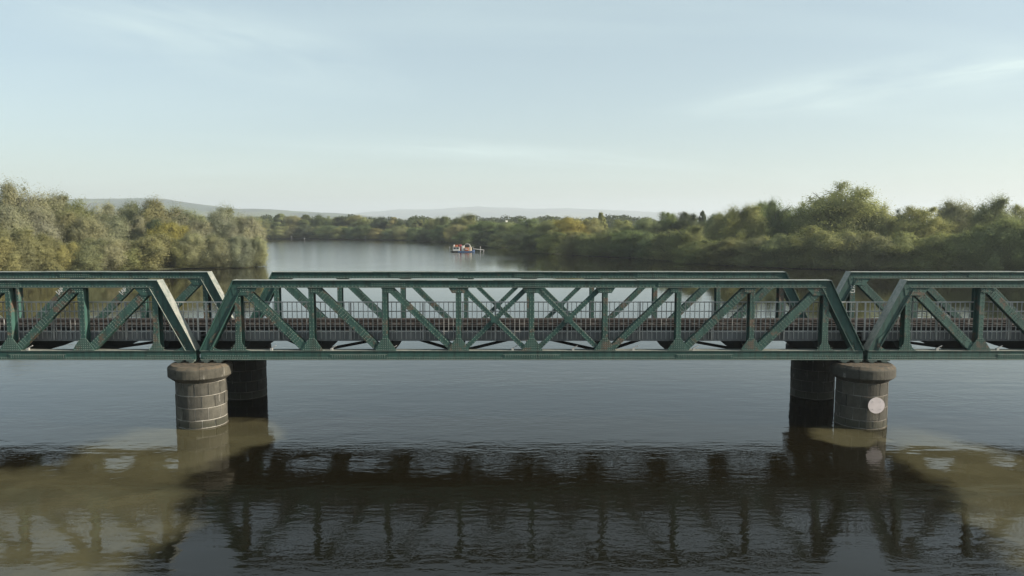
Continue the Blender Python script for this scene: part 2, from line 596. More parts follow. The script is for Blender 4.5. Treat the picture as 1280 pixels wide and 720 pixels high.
pl = None
for a in [(-13.4, 27.0, 3.3, 5.4, R(-8)), (-12.6, 20.0, 3.6, 4.6, R(12)), (-16.5, 21.0, 4.0, 5.0, 0.0), (-11.4, 29.6, 2.3, 2.0, 0.0),
          (16.6, 25.5, 2.9, 4.8, R(6)), (15.0, 19.5, 2.5, 4.5, R(-12)), (13.7, 29.3, 1.7, 1.5, 0.0)]:
    q = plume(*a)
    pl = q if pl is None else smath('MAXIMUM', pl, q)
pm = nd.new('ShaderNodeMapRange'); pm.interpolation_type = 'SMOOTHSTEP'
pm.inputs['From Min'].default_value = -0.10; pm.inputs['From Max'].default_value = 0.36
lk.new(pl, pm.inputs['Value'])
sn = noise(nd, lk, 0.55, 8, 0.62, PW)
silt_f = smath('MULTIPLY', pm.outputs[0], ramp(nd, lk, sn.outputs['Fac'], [(0.25, (0.55, 0.55, 0.55)), (0.62, (1, 1, 1))]).outputs[0])
bn = noise(nd, lk, 0.02, 3, 0.5, P)
clear = ramp(nd, lk, bn.outputs['Fac'], [(0.3, (0.0060, 0.0049, 0.0022)), (0.7, (0.0095, 0.0076, 0.0034))]).outputs[0]
wc = mixc(nd, lk, silt_f, clear, (0.076, 0.068, 0.037))
lk.new(wc, b.inputs['Base Color'])
# a wind-ruffled patch out on the upper reach: wavelets too fine to see singly
rp = nd.new('ShaderNodeMapping'); rp.vector_type = 'TEXTURE'
rp.inputs['Location'].default_value = (-52, 235, 0)
rp.inputs['Rotation'].default_value = (0, 0, R(107))
rp.inputs['Scale'].default_value = (165, 50, 1)
lk.new(P, rp.inputs['Vector'])
rl_ = vmath('LENGTH', rp.outputs[0], None)
rn_ = noise(nd, lk, 1.0, 5, 0.6, P, (0.03, 0.012, 1.0))
rsum = smath('MULTIPLY_ADD', rn_.outputs['Fac'], 0.8, rl_.outputs['Value'])
rmp = nd.new('ShaderNodeMapRange'); rmp.interpolation_type = 'SMOOTHSTEP'
rmp.inputs['From Min'].default_value = 0.85; rmp.inputs['From Max'].default_value = 1.45
rmp.inputs['To Min'].default_value = 0.155; rmp.inputs['To Max'].default_value = 0.02
lk.new(rsum, rmp.inputs['Value'])
lk.new(rmp.outputs[0], b.inputs['Roughness'])
b.inputs['IOR'].default_value = 1.333
# ripples: cat's-paws over a slow swell, stronger in wandering patches
w1 = noise(nd, lk, 1.0, 3, 0.55, P, (2.3, 4.4, 1.0))
w2 = noise(nd, lk, 1.0, 2, 0.5, P, (0.55, 1.1, 1.0))
w3 = noise(nd, lk, 1.0, 2, 0.5, P, (7.0, 12.0, 1.0))
wm = noise(nd, lk, 1.0, 4, 0.6, P, (0.045, 0.12, 1.0))
patch = ramp(nd, lk, wm.outputs['Fac'], [(0.36, (0.15, 0.15, 0.15)), (0.62, (1, 1, 1))]).outputs[0]
calm = smath('MULTIPLY_ADD', silt_f, -0.6, 1.0)
patch = smath('MULTIPLY', patch, calm)
h = smath('MULTIPLY_ADD', w3.outputs['Fac'], 0.24, w1.outputs['Fac'])
h = smath('MULTIPLY', h, patch)
h = smath('MULTIPLY_ADD', w2.outputs['Fac'], 1.3, h)
# the reach above the bridge lies in the lee of the wooded banks
sy = nd.new('ShaderNodeSeparateXYZ'); lk.new(P, sy.inputs[0])
lee = nd.new('ShaderNodeMapRange'); lee.interpolation_type = 'SMOOTHSTEP'
lee.inputs['From Min'].default_value = 34.0; lee.inputs['From Max'].default_value = 105.0
lee.inputs['To Min'].default_value = 1.0; lee.inputs['To Max'].default_value = 0.12
lk.new(sy.outputs['Y'], lee.inputs['Value'])
h = smath('MULTIPLY', h, lee.outputs[0])
bp = bump(nd, lk, b, h, 1.0, 0.0110)
wm_ = MB().add([(-9700, -1500, 0), (9700, -1500, 0), (9700, 1500, 0), (-9700, 1500, 0)], [(0, 1, 2, 3)])
tag(wm_.build('water', mw), kind='structure')

# ------------------------------------------------------------------ bridge
Y0 = 31.0              # front face of the near truss
SEP = 5.15             # near truss to far truss
HALF = 13.97           # half length of a span
PITCH_X = 28.14
CX = 0.83              # centre of the middle span
PANEL = 3.085
ZB0, ZB1 = 2.63, 3.02  # bottom chord
ZT0, ZT1 = 5.66, 6.00  # top chord
CW = 0.42              # chord width (in y)
XT = 12.47             # outer corner of the top chord


def node_x(k): return (k - 4) * PANEL


def rivet_rows(mb, pts, y, r=0.022, hgt=0.015):
    """six-sided rivet heads on a face looking towards -y"""
    for x, z in pts:
        ring = [(x + r * math.cos(t), y, z + r * math.sin(t)) for t in [i * math.pi / 3 for i in range(6)]]
        top = [(x + r * 0.55 * math.cos(t), y - hgt, z + r * 0.55 * math.sin(t)) for t in [i * math.pi / 3 for i in range(6)]]
        mb.add(ring + top, [(11, 10, 9, 8, 7, 6)[::-1]] + [(i, (i + 1) % 6, (i + 1) % 6 + 6, i + 6) for i in range(6)])


def line(x0, z0, x1, z1, step):
    n = max(1, int(math.hypot(x1 - x0, z1 - z0) / step))
    return [(x0 + (x1 - x0) * i / n, z0 + (z1 - z0) * i / n) for i in range(n + 1)]


def make_truss(root, y):
    rv = MB()
    # bottom chord: web, top and bottom flange angles, splice plates
    mb = MB()
    mb.box(-HALF, HALF, y, y + CW, ZB0 + 0.02, ZB1 - 0.02)
    mb.box(-HALF, HALF, y - 0.055, y + CW + 0.055, ZB0 - 0.004, ZB0 + 0.02)
    mb.box(-HALF, HALF, y - 0.04, y + CW + 0.04, ZB1 - 0.02, ZB1)
    mb.box(-HALF + 0.1, HALF - 0.1, y - 0.012, y + 0.01, ZB0 + 0.02, ZB0 + 0.115)
    for xs in (-7.3, 0.0, 7.3):
        mb.box(xs - 1.2, xs + 1.2, y - 0.022, y + 0.01, ZB0 + 0.02, ZB0 + 0.23)
    mb.build('bottom_chord', M['green'], root, bevel=0.004)
    rivet_rows(rv, line(-HALF + 0.2, ZB0 + 0.07, HALF - 0.2, ZB0 + 0.07, 0.105), y - 0.012)
    for xs in (-7.3, 0.0, 7.3):
        for dz in (0.12, 0.19):
            rivet_rows(rv, line(xs - 1.1, ZB0 + dz, xs + 1.1, ZB0 + dz, 0.10), y - 0.022)
    # top chord: webs under a cover plate
    mb = MB()
    mb.prism_xz([(-XT + 0.13, ZT0 + 0.05), (XT - 0.13, ZT0 + 0.05), (XT, ZT1 - 0.03), (-XT, ZT1 - 0.03)][::1], y, y + CW)
    mb.box(-XT - 0.0, XT + 0.0, y - 0.07, y + CW + 0.07, ZT1 - 0.03, ZT1)
    mb.box(-XT + 0.16, XT - 0.16, y - 0.05, y + CW + 0.05, ZT0 + 0.025, ZT0 + 0.05)
    for xs in (-6.0, 0.0, 6.0):
        mb.box(xs - 0.75, xs + 0.75, y - 0.016, y + 0.01, ZT0 + 0.06, ZT1 - 0.05)
        mb.box(xs - 1.6, xs + 1.6, y - 0.03, y + CW + 0.03, ZT1, ZT1 + 0.014)
    mb.build('top_chord', M['green'], root, bevel=0.004)
    for xs in (-6.0, 0.0, 6.0):
        for dz in (0.1, 0.2):
            rivet_rows(rv, line(xs - 0.68, ZT0 + dz, xs + 0.68, ZT0 + dz, 0.10), y - 0.016)
    rivet_rows(rv, line(-XT + 0.3, ZT0 + 0.085, XT - 0.3, ZT0 + 0.085, 0.15), y)
    # end posts with cover plates
    for s in (-1, 1):
        mb = MB()
        b0, t0 = (s * (HALF - 0.0), ZB1), (s * XT, ZT1 - 0.03)
        wdt = 0.40
        mb.prism_xz([(b0[0] - s * wdt, ZB1), (b0[0], ZB1), (t0[0], t0[1]), (t0[0] - s * wdt * 0.82, ZT0 + 0.05)][::s], y + 0.003, y + CW - 0.003)
        d = Vector((t0[0] - b0[0], 0, t0[1] - b0[1])).normalized()
        nrm = Vector((s * d.z, 0, -s * d.x)) * 1.0
        pa = Vector((b0[0], y + CW / 2, b0[1])) + nrm * 0.015
        pb = Vector((t0[0], y + CW / 2, t0[1] + 0.03)) + nrm * 0.015
        mb.bar(pa, pb, CW + 0.15, 0.03, up=nrm)
        # inner flange lip
        qa = Vector((b0[0] - s * (wdt + 0.02), y + CW / 2, ZB1 + 0.001))
        qb = Vector((t0[0] - s * (wdt * 0.82 + 0.02), y + CW / 2, ZT0 + 0.05))
        mb.bar(qa, qb, CW + 0.09, 0.026, up=nrm)
        mb.build('end_post', M['green'], root, bevel=0.004)
        # heel gusset with the round cut-out towards the first vertical
        x_in = b0[0] - s * (wdt + 0.02)
        slope = (qb.x - qa.x) / (qb.z - qa.z)
        pts = [(x_in + s * 0.06, ZB1 + 0.002)]
        arc = [(x_in - s * 0.50 + s * 0.50 * math.sin(t), ZB1 + 0.52 - 0.50 * math.cos(t)) for t in [i * math.pi / 2 / 8 for i in range(9)]]
        poly = [(x_in + s * 0.1, ZB1 + 0.002), (x_in - s * 0.50, ZB1 + 0.002)] + arc + [(x_in + slope * 0.95 + s * 0.04, ZB1 + 0.95), (x_in + slope * 0.95 + s * 0.12, ZB1 + 0.95)]
        mb = MB().prism_xz(poly if s < 0 else poly[::-1], y - 0.014, y + 0.012)
        mb.build('gusset_plate', M['green_worn'], root)
        pp = []
        for i in range(6):
            for j in range(4):
                x = x_in - s * 0.38 + s * j * 0.12
                z = ZB1 + 0.05 + i * 0.09
                if (abs(x - (x_in - s * 0.5)) > math.sqrt(max(0, 0.29 - (z - ZB1 - 0.52) ** 2)) if z < ZB1 + 0.52 else False):
                    pp.append((x, z))
        rivet_rows(rv, pp, y - 0.014)
        rivet_rows(rv, line(x_in + s * 0.1, ZB0 + 0.17, x_in - s * 1.6, ZB0 + 0.17, 0.1), y - 0.001)
    # vertical posts
    for k in range(9):
        x = node_x(k)
        end = k in (0, 8)
        fw = 0.25 if end else 0.21
        mb = MB()
        mb.box(x - fw / 2, x + fw / 2, y + 0.012, y + 0.034, ZB1, ZT0 + 0.025)
        mb.box(x - fw / 2, x + fw / 2, y + CW - 0.034, y + CW - 0.012, ZB1, ZT0 + 0.025)
        mb.box(x - 0.012, x + 0.012, y + 0.034, y + CW - 0.034, ZB1, ZT0 + 0.025)
        if end:      # knee web reaching inwards to the cross girder
            mb.box(x - 0.09, x - 0.012, y + 0.034, y + 0.06, ZB1 + 0.0, ZT0)
        mb.build('vertical_post', M['green_worn'], root, bevel=0.003)
        rivet_rows(rv, line(x - fw * 0.3, ZB1 + 0.5, x - fw * 0.3, ZT0 - 0.05, 0.17), y + 0.012)
        rivet_rows(rv, line(x + fw * 0.3, ZB1 + 0.5, x + fw * 0.3, ZT0 - 0.05, 0.17), y + 0.012)
        # foot gusset
        g = MB()
        if end:
            rr = 0.36
            left = [(x - fw / 2 - rr + rr * math.sin(t), ZB1 + 0.002 + rr * 1.35 * (1 - math.cos(t))) for t in [i * math.pi / 2 / 7 for i in range(8)]]
            right = [(2 * x - px_, pz_) for px_, pz_ in left[::-1]]
            poly = left + [(x - fw / 2, ZB1 + 0.75), (x + fw / 2, ZB1 + 0.75)] + right
            g.prism_xz(poly[::-1], y - 0.014, y + 0.012)
            pp = [(x + dx, ZB1 + 0.05 + j * 0.085) for j in range(8) for dx in (-0.3, -0.2, -0.1, 0, 0.1, 0.2, 0.3) if abs(dx) < 0.09 + 0.36 * math.exp(-j * 0.45)]
        else:
            poly = [(x - 0.46, ZB1 + 0.002), (x + 0.46, ZB1 + 0.002), (x + 0.40, ZB1 + 0.12), (x + 0.13, ZB1 + 0.52), (x - 0.13, ZB1 + 0.52), (x - 0.40, ZB1 + 0.12)]
            g.prism_xz(poly, y - 0.014, y + 0.012)
            pp = [(x + dx, ZB1 + 0.05 + j * 0.09) for j in range(6) for dx in (-0.36, -0.27, -0.18, -0.09, 0, 0.09, 0.18, 0.27, 0.36) if abs(dx) < 0.40 - 0.055 * j]
        g.build('gusset_plate', M['green_worn'], root)
        rivet_rows(rv, pp, y - 0.014)
        # head gusset
        if 0 < k < 8:
            dirs = (1,) if k < 3 else ((-1,) if k > 5 else (-1, 1))
            xl = x - (0.40 if -1 in dirs else 0.14)
            xr = x + (0.40 if 1 in dirs else 0.14)
            poly = [(xl + 0.14, ZT0 - 0.20), (xr - 0.14, ZT0 - 0.20), (xr, ZT0 + 0.02), (xl, ZT0 + 0.02)]
        else:
            s = -1 if k == 0 else 1
            a, c2 = x + s * 0.22, x - s * 0.85
            poly = [(min(a, c2), ZT0 + 0.02), (x - 0.16 if s < 0 else x - 0.55, ZT0 - 0.30), (x + 0.55 if s < 0 else x + 0.16, ZT0 - 0.30), (max(a, c2), ZT0 + 0.02)]
        MB().prism_xz(poly, y - 0.010, y + 0.011).build('gusset_plate', M['green_worn'], root)
        cxm = sum(p[0] for p in poly) / 4
        rivet_rows(rv, [(cxm + dx, ZT0 - 0.14 + dz) for dx in (-0.2, -0.1, 0, 0.1, 0.2) for dz in (0, 0.09)], y - 0.010)
    # diagonals
    widths = {0: 0.36, 1: 0.31, 2: 0.25, 3: 0.20, 4: 0.20, 5: 0.25, 6: 0.31, 7: 0.36}
    for p in range(8):
        xa, xb = node_x(p), node_x(p + 1)
        w = widths[p]
        segs = []
        if p <= 4: segs.append(((xa + 0.22, ZT0 - 0.02), (xb - 0.24, ZB1 + 0.04), 0))
        if p >= 3: segs.append(((xa + 0.24, ZB1 + 0.04), (xb - 0.22, ZT0 - 0.02), 1))
        for a, c2, layer in segs:
            yy = y + 0.02 + (0.11 if layer and p in (3, 4) else 0.0)
            dep = 0.26 if p not in (3, 4) else 0.10
            d = Vector((c2[0] - a[0], 0, c2[1] - a[1])).normalized()
            upv = Vector((-d.z, 0, d.x))
            mb = MB()
            A, B2 = Vector((a[0], yy + dep / 2, a[1])), Vector((c2[0], yy + dep / 2, c2[1]))
            f1 = Vector((0, dep / 2 - 0.01, 0))
            mb.bar(A - f1, B2 - f1, 0.02, w, up=upv)       # front and rear plates
            mb.bar(A + f1, B2 + f1, 0.02, w, up=upv)
            mb.bar(A, B2, dep - 0.045, 0.02, up=upv)       # web between them
            mb.build('diagonal_brace', M['green_worn'] if p not in (3, 4) else M['green'], root, bevel=0.003)
            L = (B2 - A).length
            nrow = int(L / 0.13)
            pts = []
            for i in range(1, nrow):
                for off in ((-0.33, 0.33) if w < 0.3 else (-0.36, -0.12, 0.12, 0.36)):
                    if w >= 0.3 and abs(off) < 0.2 and (i // 5) % 2: continue
                    q = A + d * (L * i / nrow) + upv * (off * w)
                    pts.append((q.x, q.z))
            rivet_rows(rv, pts, yy)
        if p in (3, 4):
            xm = (xa + xb) / 2; zm = (ZB1 + ZT0) / 2 + 0.01
            MB().prism_xz([(xm - 0.17, zm - 0.14), (xm + 0.17, zm - 0.14), (xm + 0.17, zm + 0.14), (xm - 0.17, zm + 0.14)], y + 0.004, y + 0.019).build('crossing_plate', M['green'], root)
    # cleats along the top of the bottom chord
    for i in range(9):
        x = -11.0 + i * 2.55
        mb = MB()
        mb.box(x - 0.05, x + 0.05, y + 0.06, y + 0.16, ZB1, ZB1 + 0.09)
        mb.bar((x - 0.02, y + 0.1, ZB1 + 0.08), (x + 0.2, y + 0.1, ZB1 + 0.2), 0.05, 0.03)
        mb.build('cleat', M['galv'], root)
    tag(rv.build('rivets', M['rivet'], root), kind='stuff')
    # bearings under both ends
    for s in (-1, 1):
        for dx in (0.22, 0.75):
            mb = MB()
            x = s * (HALF - dx)
            mb.box(x - 0.18, x + 0.18, y - 0.03, y + CW + 0.03, ZB0 - 0.06, ZB0 - 0.004)
            mb.box(x - 0.09, x + 0.09, y + 0.02, y + CW - 0.02, 2.505, ZB0 - 0.06)
            mb.build('bearing', M['bearing'], root)


ZD = 3.70              # walkway level
YF = 0.62              # fascia, behind the near truss


def make_span():
    root = empty('bridge_span', (0, Y0, 0))
    make_truss(root, 0.0)
    make_truss(root, SEP)
    yb = SEP + CW
    # cross girders: fish-bellied plates between the trusses
    girder = MB()
    prof = [(CW, ZB1 + 0.02), (CW, ZB0 + 0.1), (CW + 1.4, ZB0 + 0.0), (SEP - 1.4, ZB0 + 0.0), (SEP, ZB0 + 0.1), (SEP, ZB1 + 0.02), (SEP - 0.25, 3.36), (CW + 0.25, 3.36)]
    girder.add([(-0.012, a, c) for a, c in prof] + [(0.012, a, c) for a, c in prof],
               [tuple(range(8))] + [tuple(range(15, 7, -1))] + [((i + 1) % 8, i, i + 8, (i + 1) % 8 + 8) for i in range(8)])
    girder.box(-0.15, 0.15, CW + 0.02, SEP - 0.02, 3.34, 3.362)
    # the flared foot that ties each girder to the post
    girder.add([(-0.16, CW + 0.05, ZB1 + 0.03), (0.16, CW + 0.05, ZB1 + 0.03), (0.24, CW + 0.35, 3.35), (-0.24, CW + 0.35, 3.35),
                (-0.16, CW + 0.08, ZB1 + 0.03), (0.16, CW + 0.08, ZB1 + 0.03), (0.24, CW + 0.38, 3.35), (-0.24, CW + 0.38, 3.35)],
               [(0, 1, 2, 3), (7, 6, 5, 4), (0, 4, 5, 1), (1, 5, 6, 2), (2, 6, 7, 3), (3, 7, 4, 0)])
    gm = girder.mesh('cross_girder', M['dark_steel'])
    for k in range(9):
        link('cross_girder', gm, root, (node_x(k), 0, 0))
    for s in (-1, 1):
        link('cross_girder', gm, root, (s * (HALF - 0.25), 0, 0))
    # lateral bracing in plan
    for k in range(8):
        a, c = node_x(k), node_x(k + 1)
        for (x0, x1) in (((a, c),) if k % 2 else ((c, a),)):
            mb = MB()
            mb.bar((x0, CW, ZB1 - 0.14), (x1, SEP, ZB1 - 0.14), 0.16, 0.02)
            mb.bar((x0, CW + 0.02, ZB1 - 0.09), (x1, SEP, ZB1 - 0.09), 0.03, 0.10)
            mb.build('lateral_brace', M['dark_steel'], root)
    # stringers and floor plate
    for ys in (1.25, 2.05, 3.65, 4.45):
        MB().box(-HALF + 0.04, HALF - 0.04, ys - 0.09, ys + 0.09, 3.364, 3.50).build('stringer', M['dark_steel'], root)
    MB().box(-HALF + 0.02, HALF - 0.02, YF + 0.03, SEP - 0.12, 3.502, 3.54).build('deck_plate', M['sleeper'], root)
    # fascia plate with stiffeners along the walkway edge
    mb = MB().box(-HALF + 0.02, HALF - 0.02, YF, YF + 0.022, 3.36, ZD)
    mb.box(-HALF + 0.02, HALF - 0.02, YF - 0.05, YF, 3.345, 3.37)
    for i in range(37):
        x = -HALF + 0.16 + i * (2 * HALF - 0.32) / 36
        mb.box(x - 0.02, x + 0.02, YF - 0.03, YF, 3.37, ZD - 0.01)
    mb.build('fascia', M['fascia'], root)
    MB().box(-HALF + 0.02, HALF - 0.02, SEP - 0.34, SEP - 0.30, 3.36, ZD + 0.06).build('fascia', M['fascia'], root)
    # walkway boards
    pm_ = MB().box(-1.5, 1.5, 0, 0.15, 0, 0.04).mesh('walkway_board', M['plank'])
    for j in range(4):
        for i in range(9):
            x = -12.3 + i * 3.075
            link('walkway_board', pm_, root, (x + (0.02 if j % 2 else -0.02), YF + 0.03 + j * 0.165, ZD - 0.055 + 0.004 * ((i * 7 + j * 3) % 3)))
    # sleepers and rails
    sm = MB().box(-0.12, 0.12, 1.36, 4.72, 3.542, 3.70).mesh('sleeper', M['sleeper'])
    ns = 42
    for i in range(ns):
        link('sleeper', sm, root, (-HALF + 0.3 + i * (2 * HALF - 0.6) / (ns - 1), 0, 0))
    for ys in (2.05, 3.65):
        mb = MB()
        for (a, h0, h1) in ((0.065, 0, 0.018), (0.009, 0.018, 0.115), (0.035, 0.115, 0.15)):
            mb.box(-HALF - 0.05, HALF + 0.05, ys - a, ys + a, 3.703 + h0, 3.703 + h1)
        mb.build('rail', M['rail'], root)
    # guard timbers beside the rails
    for ys in (1.5, 4.35):
        MB().box(-HALF + 0.03, HALF - 0.03, ys - 0.1, ys + 0.1, 3.703, 3.83).build('guard_timber', M['sleeper'] if ys < 2 else M['rail'], root)
    # railing
    ZR = 5.04
    rl = MB()
    rl.box(-HALF - 0.08, HALF + 0.08, YF - 0.055, YF - 0.005, ZR - 0.045, ZR).build
    top = rl.build('railing', M['galv'], root)
    MB().box(-HALF - 0.08, HALF + 0.08, YF - 0.05, YF - 0.01, 4.60, 4.64).build('middle_rail', M['galv'], top)
    MB().box(-HALF - 0.08, HALF + 0.08, YF - 0.05, YF - 0.01, ZD + 0.04, ZD + 0.075).build('bottom_rail', M['galv'], top)
    bm_ = MB().box(-0.014, 0.014, YF - 0.046, YF - 0.014, 3.42, ZR - 0.045).mesh('baluster', M['galv'])
    nb = 138
    step = 2 * HALF / nb
    for i in range(nb):
        link('baluster', bm_, top, (-HALF + (i + 0.5) * step, 0, 0))
    pm2 = MB().box(-0.03, 0.03, YF - 0.10, YF - 0.052, 3.40, ZR - 0.05).mesh('railing_post', M['galv'])
    for i in range(10):
        link('railing_post', pm2, top, (-HALF + 0.08 + i * (2 * HALF - 0.16) / 9, 0, 0))
    return root


LIFT = 0.16            # bearings stand on the pier caps
span = make_span()
labels = ['green riveted truss span in the middle, whole between the two pairs of stone piers',
          'green riveted truss span at the left, cut by the left edge of the photo',
          'green riveted truss span at the right, cut by the right edge of the photo']
spans = []
for i, dx in enumerate((0, -PITCH_X, PITCH_X)):
    s = span if i == 0 else copy_tree(span)
    s.location.x = CX + dx
    s.location.z = LIFT
    tag(s, labels[i], 'bridge span', 'truss spans of the railway bridge')
    spans.append(s)


# white painted scrawl on the far truss diagonals
def scrawl(parent, x, y, z, strokes, sc):
    mb = MB()
    for (x0, z0, x1, z1) in strokes:
        mb.bar((x + x0 * sc, y, z + z0 * sc), (x + x1 * sc, y, z + z1 * sc), 0.006, 0.03, up=(-(z1 - z0), 0, x1 - x0))
    mb.build('painted_mark', M['white_paint'], parent)


scr = [(0, 0, 0, 1), (0.25, 0.1, 0.55, 0.9), (0.55, 0.9, 0.75, 0.1), (0.35, 0.45, 0.7, 0.45), (0.95, 0, 0.95, 0.8), (0.95, 0.8, 1.35, 0.75), (1.0, 0.4, 1.3, 0.4), (1.35, 0.75, 1.3, 0.4)]
rot45 = [((a - c) * 0.71, (a + c) * 0.71, (b_ - d_) * 0.71, (b_ + d_) * 0.71) for a, c, b_, d_ in [(q[0], q[1], q[2], q[3]) for q in scr]]
for k in (5, 6):
    scrawl(spans[1], node_x(k) + 2.12, SEP + 0.016, 4.88, rot45, 0.24)
scrawl(spans[2], node_x(0) - 0.1, SEP + 0.004, 5.0, [(0, 0, 0.7, 0), (0, 0, 0, 0.5), (0.7, 0, 0.7, 0.5), (0, 0.5, 0.7, 0.5), (0, 0.8, 0.7, 1.3), (0.7, 0.8, 0, 1.3)], 0.26)


# ------------------------------------------------------------------ piers
def ring_block(r0, r1, a0, a1, z0, z1, gap):
    """wedge-shaped block between two radii with rounded arrises"""
    n = 4
    mb = MB()
    ga = gap / r1 / 2
    prof = [(r0, z0 + gap / 2), (r1 - 0.012, z0 + gap / 2), (r1, z0 + gap / 2 + 0.014), (r1, z1 - gap / 2 - 0.014), (r1 - 0.012, z1 - gap / 2), (r0, z1 - gap / 2)]
    return wedge(prof, a0 + ga, a1 - ga, n)


def wedge(prof, a0, a1, n):
    mb = MB()
    m = len(prof)
    for i in range(n + 1):
        a = a0 + (a1 - a0) * i / n
        for r, z in prof:
            mb.v.append((r * math.cos(a), r * math.sin(a), z))
    for i in range(n):
        for j in range(m):
            j2 = (j + 1) % m
            mb.f.append((i * m + j, (i + 1) * m + j, (i + 1) * m + j2, i * m + j2))
    mb.f.append(tuple(range(m)))
    mb.f.append(tuple(n * m + j for j in range(m - 1, -1, -1)))
    return mb


def make_pier(ms, mc, mm):
    root = empty('bridge_pier')
    RC = 1.02
    MB().lathe([(RC - 0.022, -3.0), (RC - 0.022, 2.0)], 36).build('core', mm, root, smooth=False)
    zs = [-1.0, -0.12, 0.36, 0.88, 1.40, 1.93]
    nb = 12
    for c in range(5):
        r1 = RC + (0.03 if c == 0 and ms is not M['stone_dark'] else 0.0)
        z1 = zs[c + 1] + (0.16 if c == 0 else 0)
        z0 = zs[c] + (0.16 if c == 1 else 0)
        bm_ = ring_block(RC - 0.2, r1, 0, 2 * math.pi / nb, z0, z1, 0.030).mesh('stone_block', ms)
        for i in range(nb):
            o = link('stone_block', bm_, root, (0, 0, 0), (0, 0, 2 * math.pi * (i + 0.5 * (c % 2)) / nb + 0.13))
            k = 1 + random.uniform(-0.010, 0.016)
            o.scale = (k, k, 1)
    prof = [(0.55, 1.94), (1.03, 1.94), (1.05, 1.96), (1.27, 2.13), (1.29, 2.16), (1.29, 2.48), (1.27, 2.53), (1.15, 2.63), (0.55, 2.66)]
    nc = 8
    cm = wedge(prof, 0.006, 2 * math.pi / nc - 0.006, 6).mesh('cap_stone', mc)
    for i in range(nc):
        o = link('cap_stone', cm, root, (0, 0, random.uniform(-0.006, 0.006)), (0, 0, 2 * math.pi * i / nc + 0.35))
        k = 1 + random.uniform(-0.008, 0.008)
        o.scale = (k, k, 1)
    MB().lathe([(1.0, 2.0), (1.0, 2.63), (0.7, 2.655)], 32).build('cap_core', mc, root)
    return root


M['stone_dark'] = mat_stone('shaded_pier_stone', (0.014, 0.014, 0.012), (0.040, 0.039, 0.033))  # pier stone and mortar darkened, shade of the far pair put into the colour
M['mortar_dark'] = mat_noise('shaded_mortar', (0.03, 0.03, 0.027), (0.13, 0.127, 0.115), 2.2, 0.95)
pier = make_pier(M['stone'], M['capstone'], M['mortar'])
M['stone_mid'] = mat_stone('half_shaded_pier_stone', (0.034, 0.033, 0.028), (0.082, 0.078, 0.066))  # right pier: its shade is painted in by a darker stone and mortar tone
M['mortar_mid'] = mat_noise('half_shaded_mortar', (0.06, 0.058, 0.052), (0.24, 0.235, 0.22), 2.2, 0.95)
pier_half_shaded = make_pier(M['stone_mid'], M['stone_mid'], M['mortar_mid'])
pier_shaded = make_pier(M['stone_dark'], M['stone_dark'], M['mortar_dark'])
XPL, XPR = CX - PITCH_X / 2, CX + PITCH_X / 2
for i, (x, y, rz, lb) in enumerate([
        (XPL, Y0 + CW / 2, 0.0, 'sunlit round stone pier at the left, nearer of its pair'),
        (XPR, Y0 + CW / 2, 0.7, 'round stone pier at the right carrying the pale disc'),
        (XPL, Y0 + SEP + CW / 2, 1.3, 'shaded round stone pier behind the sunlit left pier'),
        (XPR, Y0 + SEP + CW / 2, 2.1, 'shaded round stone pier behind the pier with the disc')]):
    p = (pier, pier_half_shaded, pier_shaded, None)[i] or copy_tree(pier_shaded)
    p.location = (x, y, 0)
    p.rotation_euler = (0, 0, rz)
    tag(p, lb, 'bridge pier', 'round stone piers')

# pale disc hung on the right pier
disc_az = math.atan2(-1.0, 0.02)
droot = empty('marker_disc', (XPR + 0.10, Y0 + CW / 2 - 1.07, 1.06), -0.03)
tag(droot, 'pale pink round disc fixed to the face of the right pier', 'sign')
m = MB()
n = 40
vs = [(0.335 * math.cos(2 * math.pi * i / n), -0.075, 0.335 * math.sin(2 * math.pi * i / n)) for i in range(n)]
vs += [(x, -0.05, z) for x, _, z in vs]
m.add(vs, [tuple(range(n)), tuple(range(2 * n - 1, n - 1, -1))] + [((i + 1) % n, i, i + n, (i + 1) % n + n) for i in range(n)])
m.build('plate', M['disc'], droot)
for i in range(4):
    t = math.pi / 4 + i * math.pi / 2
    MB().tube([(0.22 * math.cos(t), -0.086, 0.22 * math.sin(t)), (0.22 * math.cos(t), -0.07, 0.22 * math.sin(t))], 0.018, 6).build('bolt', M['galv'], droot)
for s in (-1, 1):
    MB().box(s * 0.16 - 0.02, s * 0.16 + 0.02, -0.05, 0.16, -0.02, 0.02).build('bracket', M['galv'], droot)

# ------------------------------------------------------------------ trees
def leaf_mat():
    m, nd, lk, b = newmat('foliage')
    nd.remove(b)
    out = nd['Material Output']
    oi = nd.new('ShaderNodeObjectInfo')
    at = nd.new('ShaderNodeAttribute'); at.attribute_name = 'tint'
    v = nd.new('ShaderNodeMapRange')
    v.inputs['To Min'].default_value = 0.75; v.inputs['To Max'].default_value = 1.3
    lk.new(at.outputs['Fac'], v.inputs['Value'])
    c = nd.new('ShaderNodeVectorMath'); c.operation = 'SCALE'
    lk.new(oi.outputs['Color'], c.inputs[0]); lk.new(v.outputs[0], c.inputs['Scale'])
    # brightest leaves turn a little yellow
    yel = mixc(nd, lk, 1.0, c.outputs[0], (1.08, 1.03, 0.84), 'MULTIPLY')
    col = mixc(nd, lk, at.outputs['Fac'], c.outputs[0], yel)
    d = nd.new('ShaderNodeBsdfDiffuse'); lk.new(col, d.inputs['Color'])
    t = nd.new('ShaderNodeBsdfTranslucent')
    tcol = mixc(nd, lk, 1.0, col, (1.10, 1.12, 0.82), 'MULTIPLY')
    lk.new(tcol, t.inputs['Color'])
    mx = nd.new('ShaderNodeMixShader'); mx.inputs[0].default_value = 0.5
    lk.new(d.outputs[0], mx.inputs[1]); lk.new(t.outputs[0], mx.inputs[2])
    lk.new(mx.outputs[0], out.inputs['Surface'])
    return m


M['leaf'] = leaf_mat()


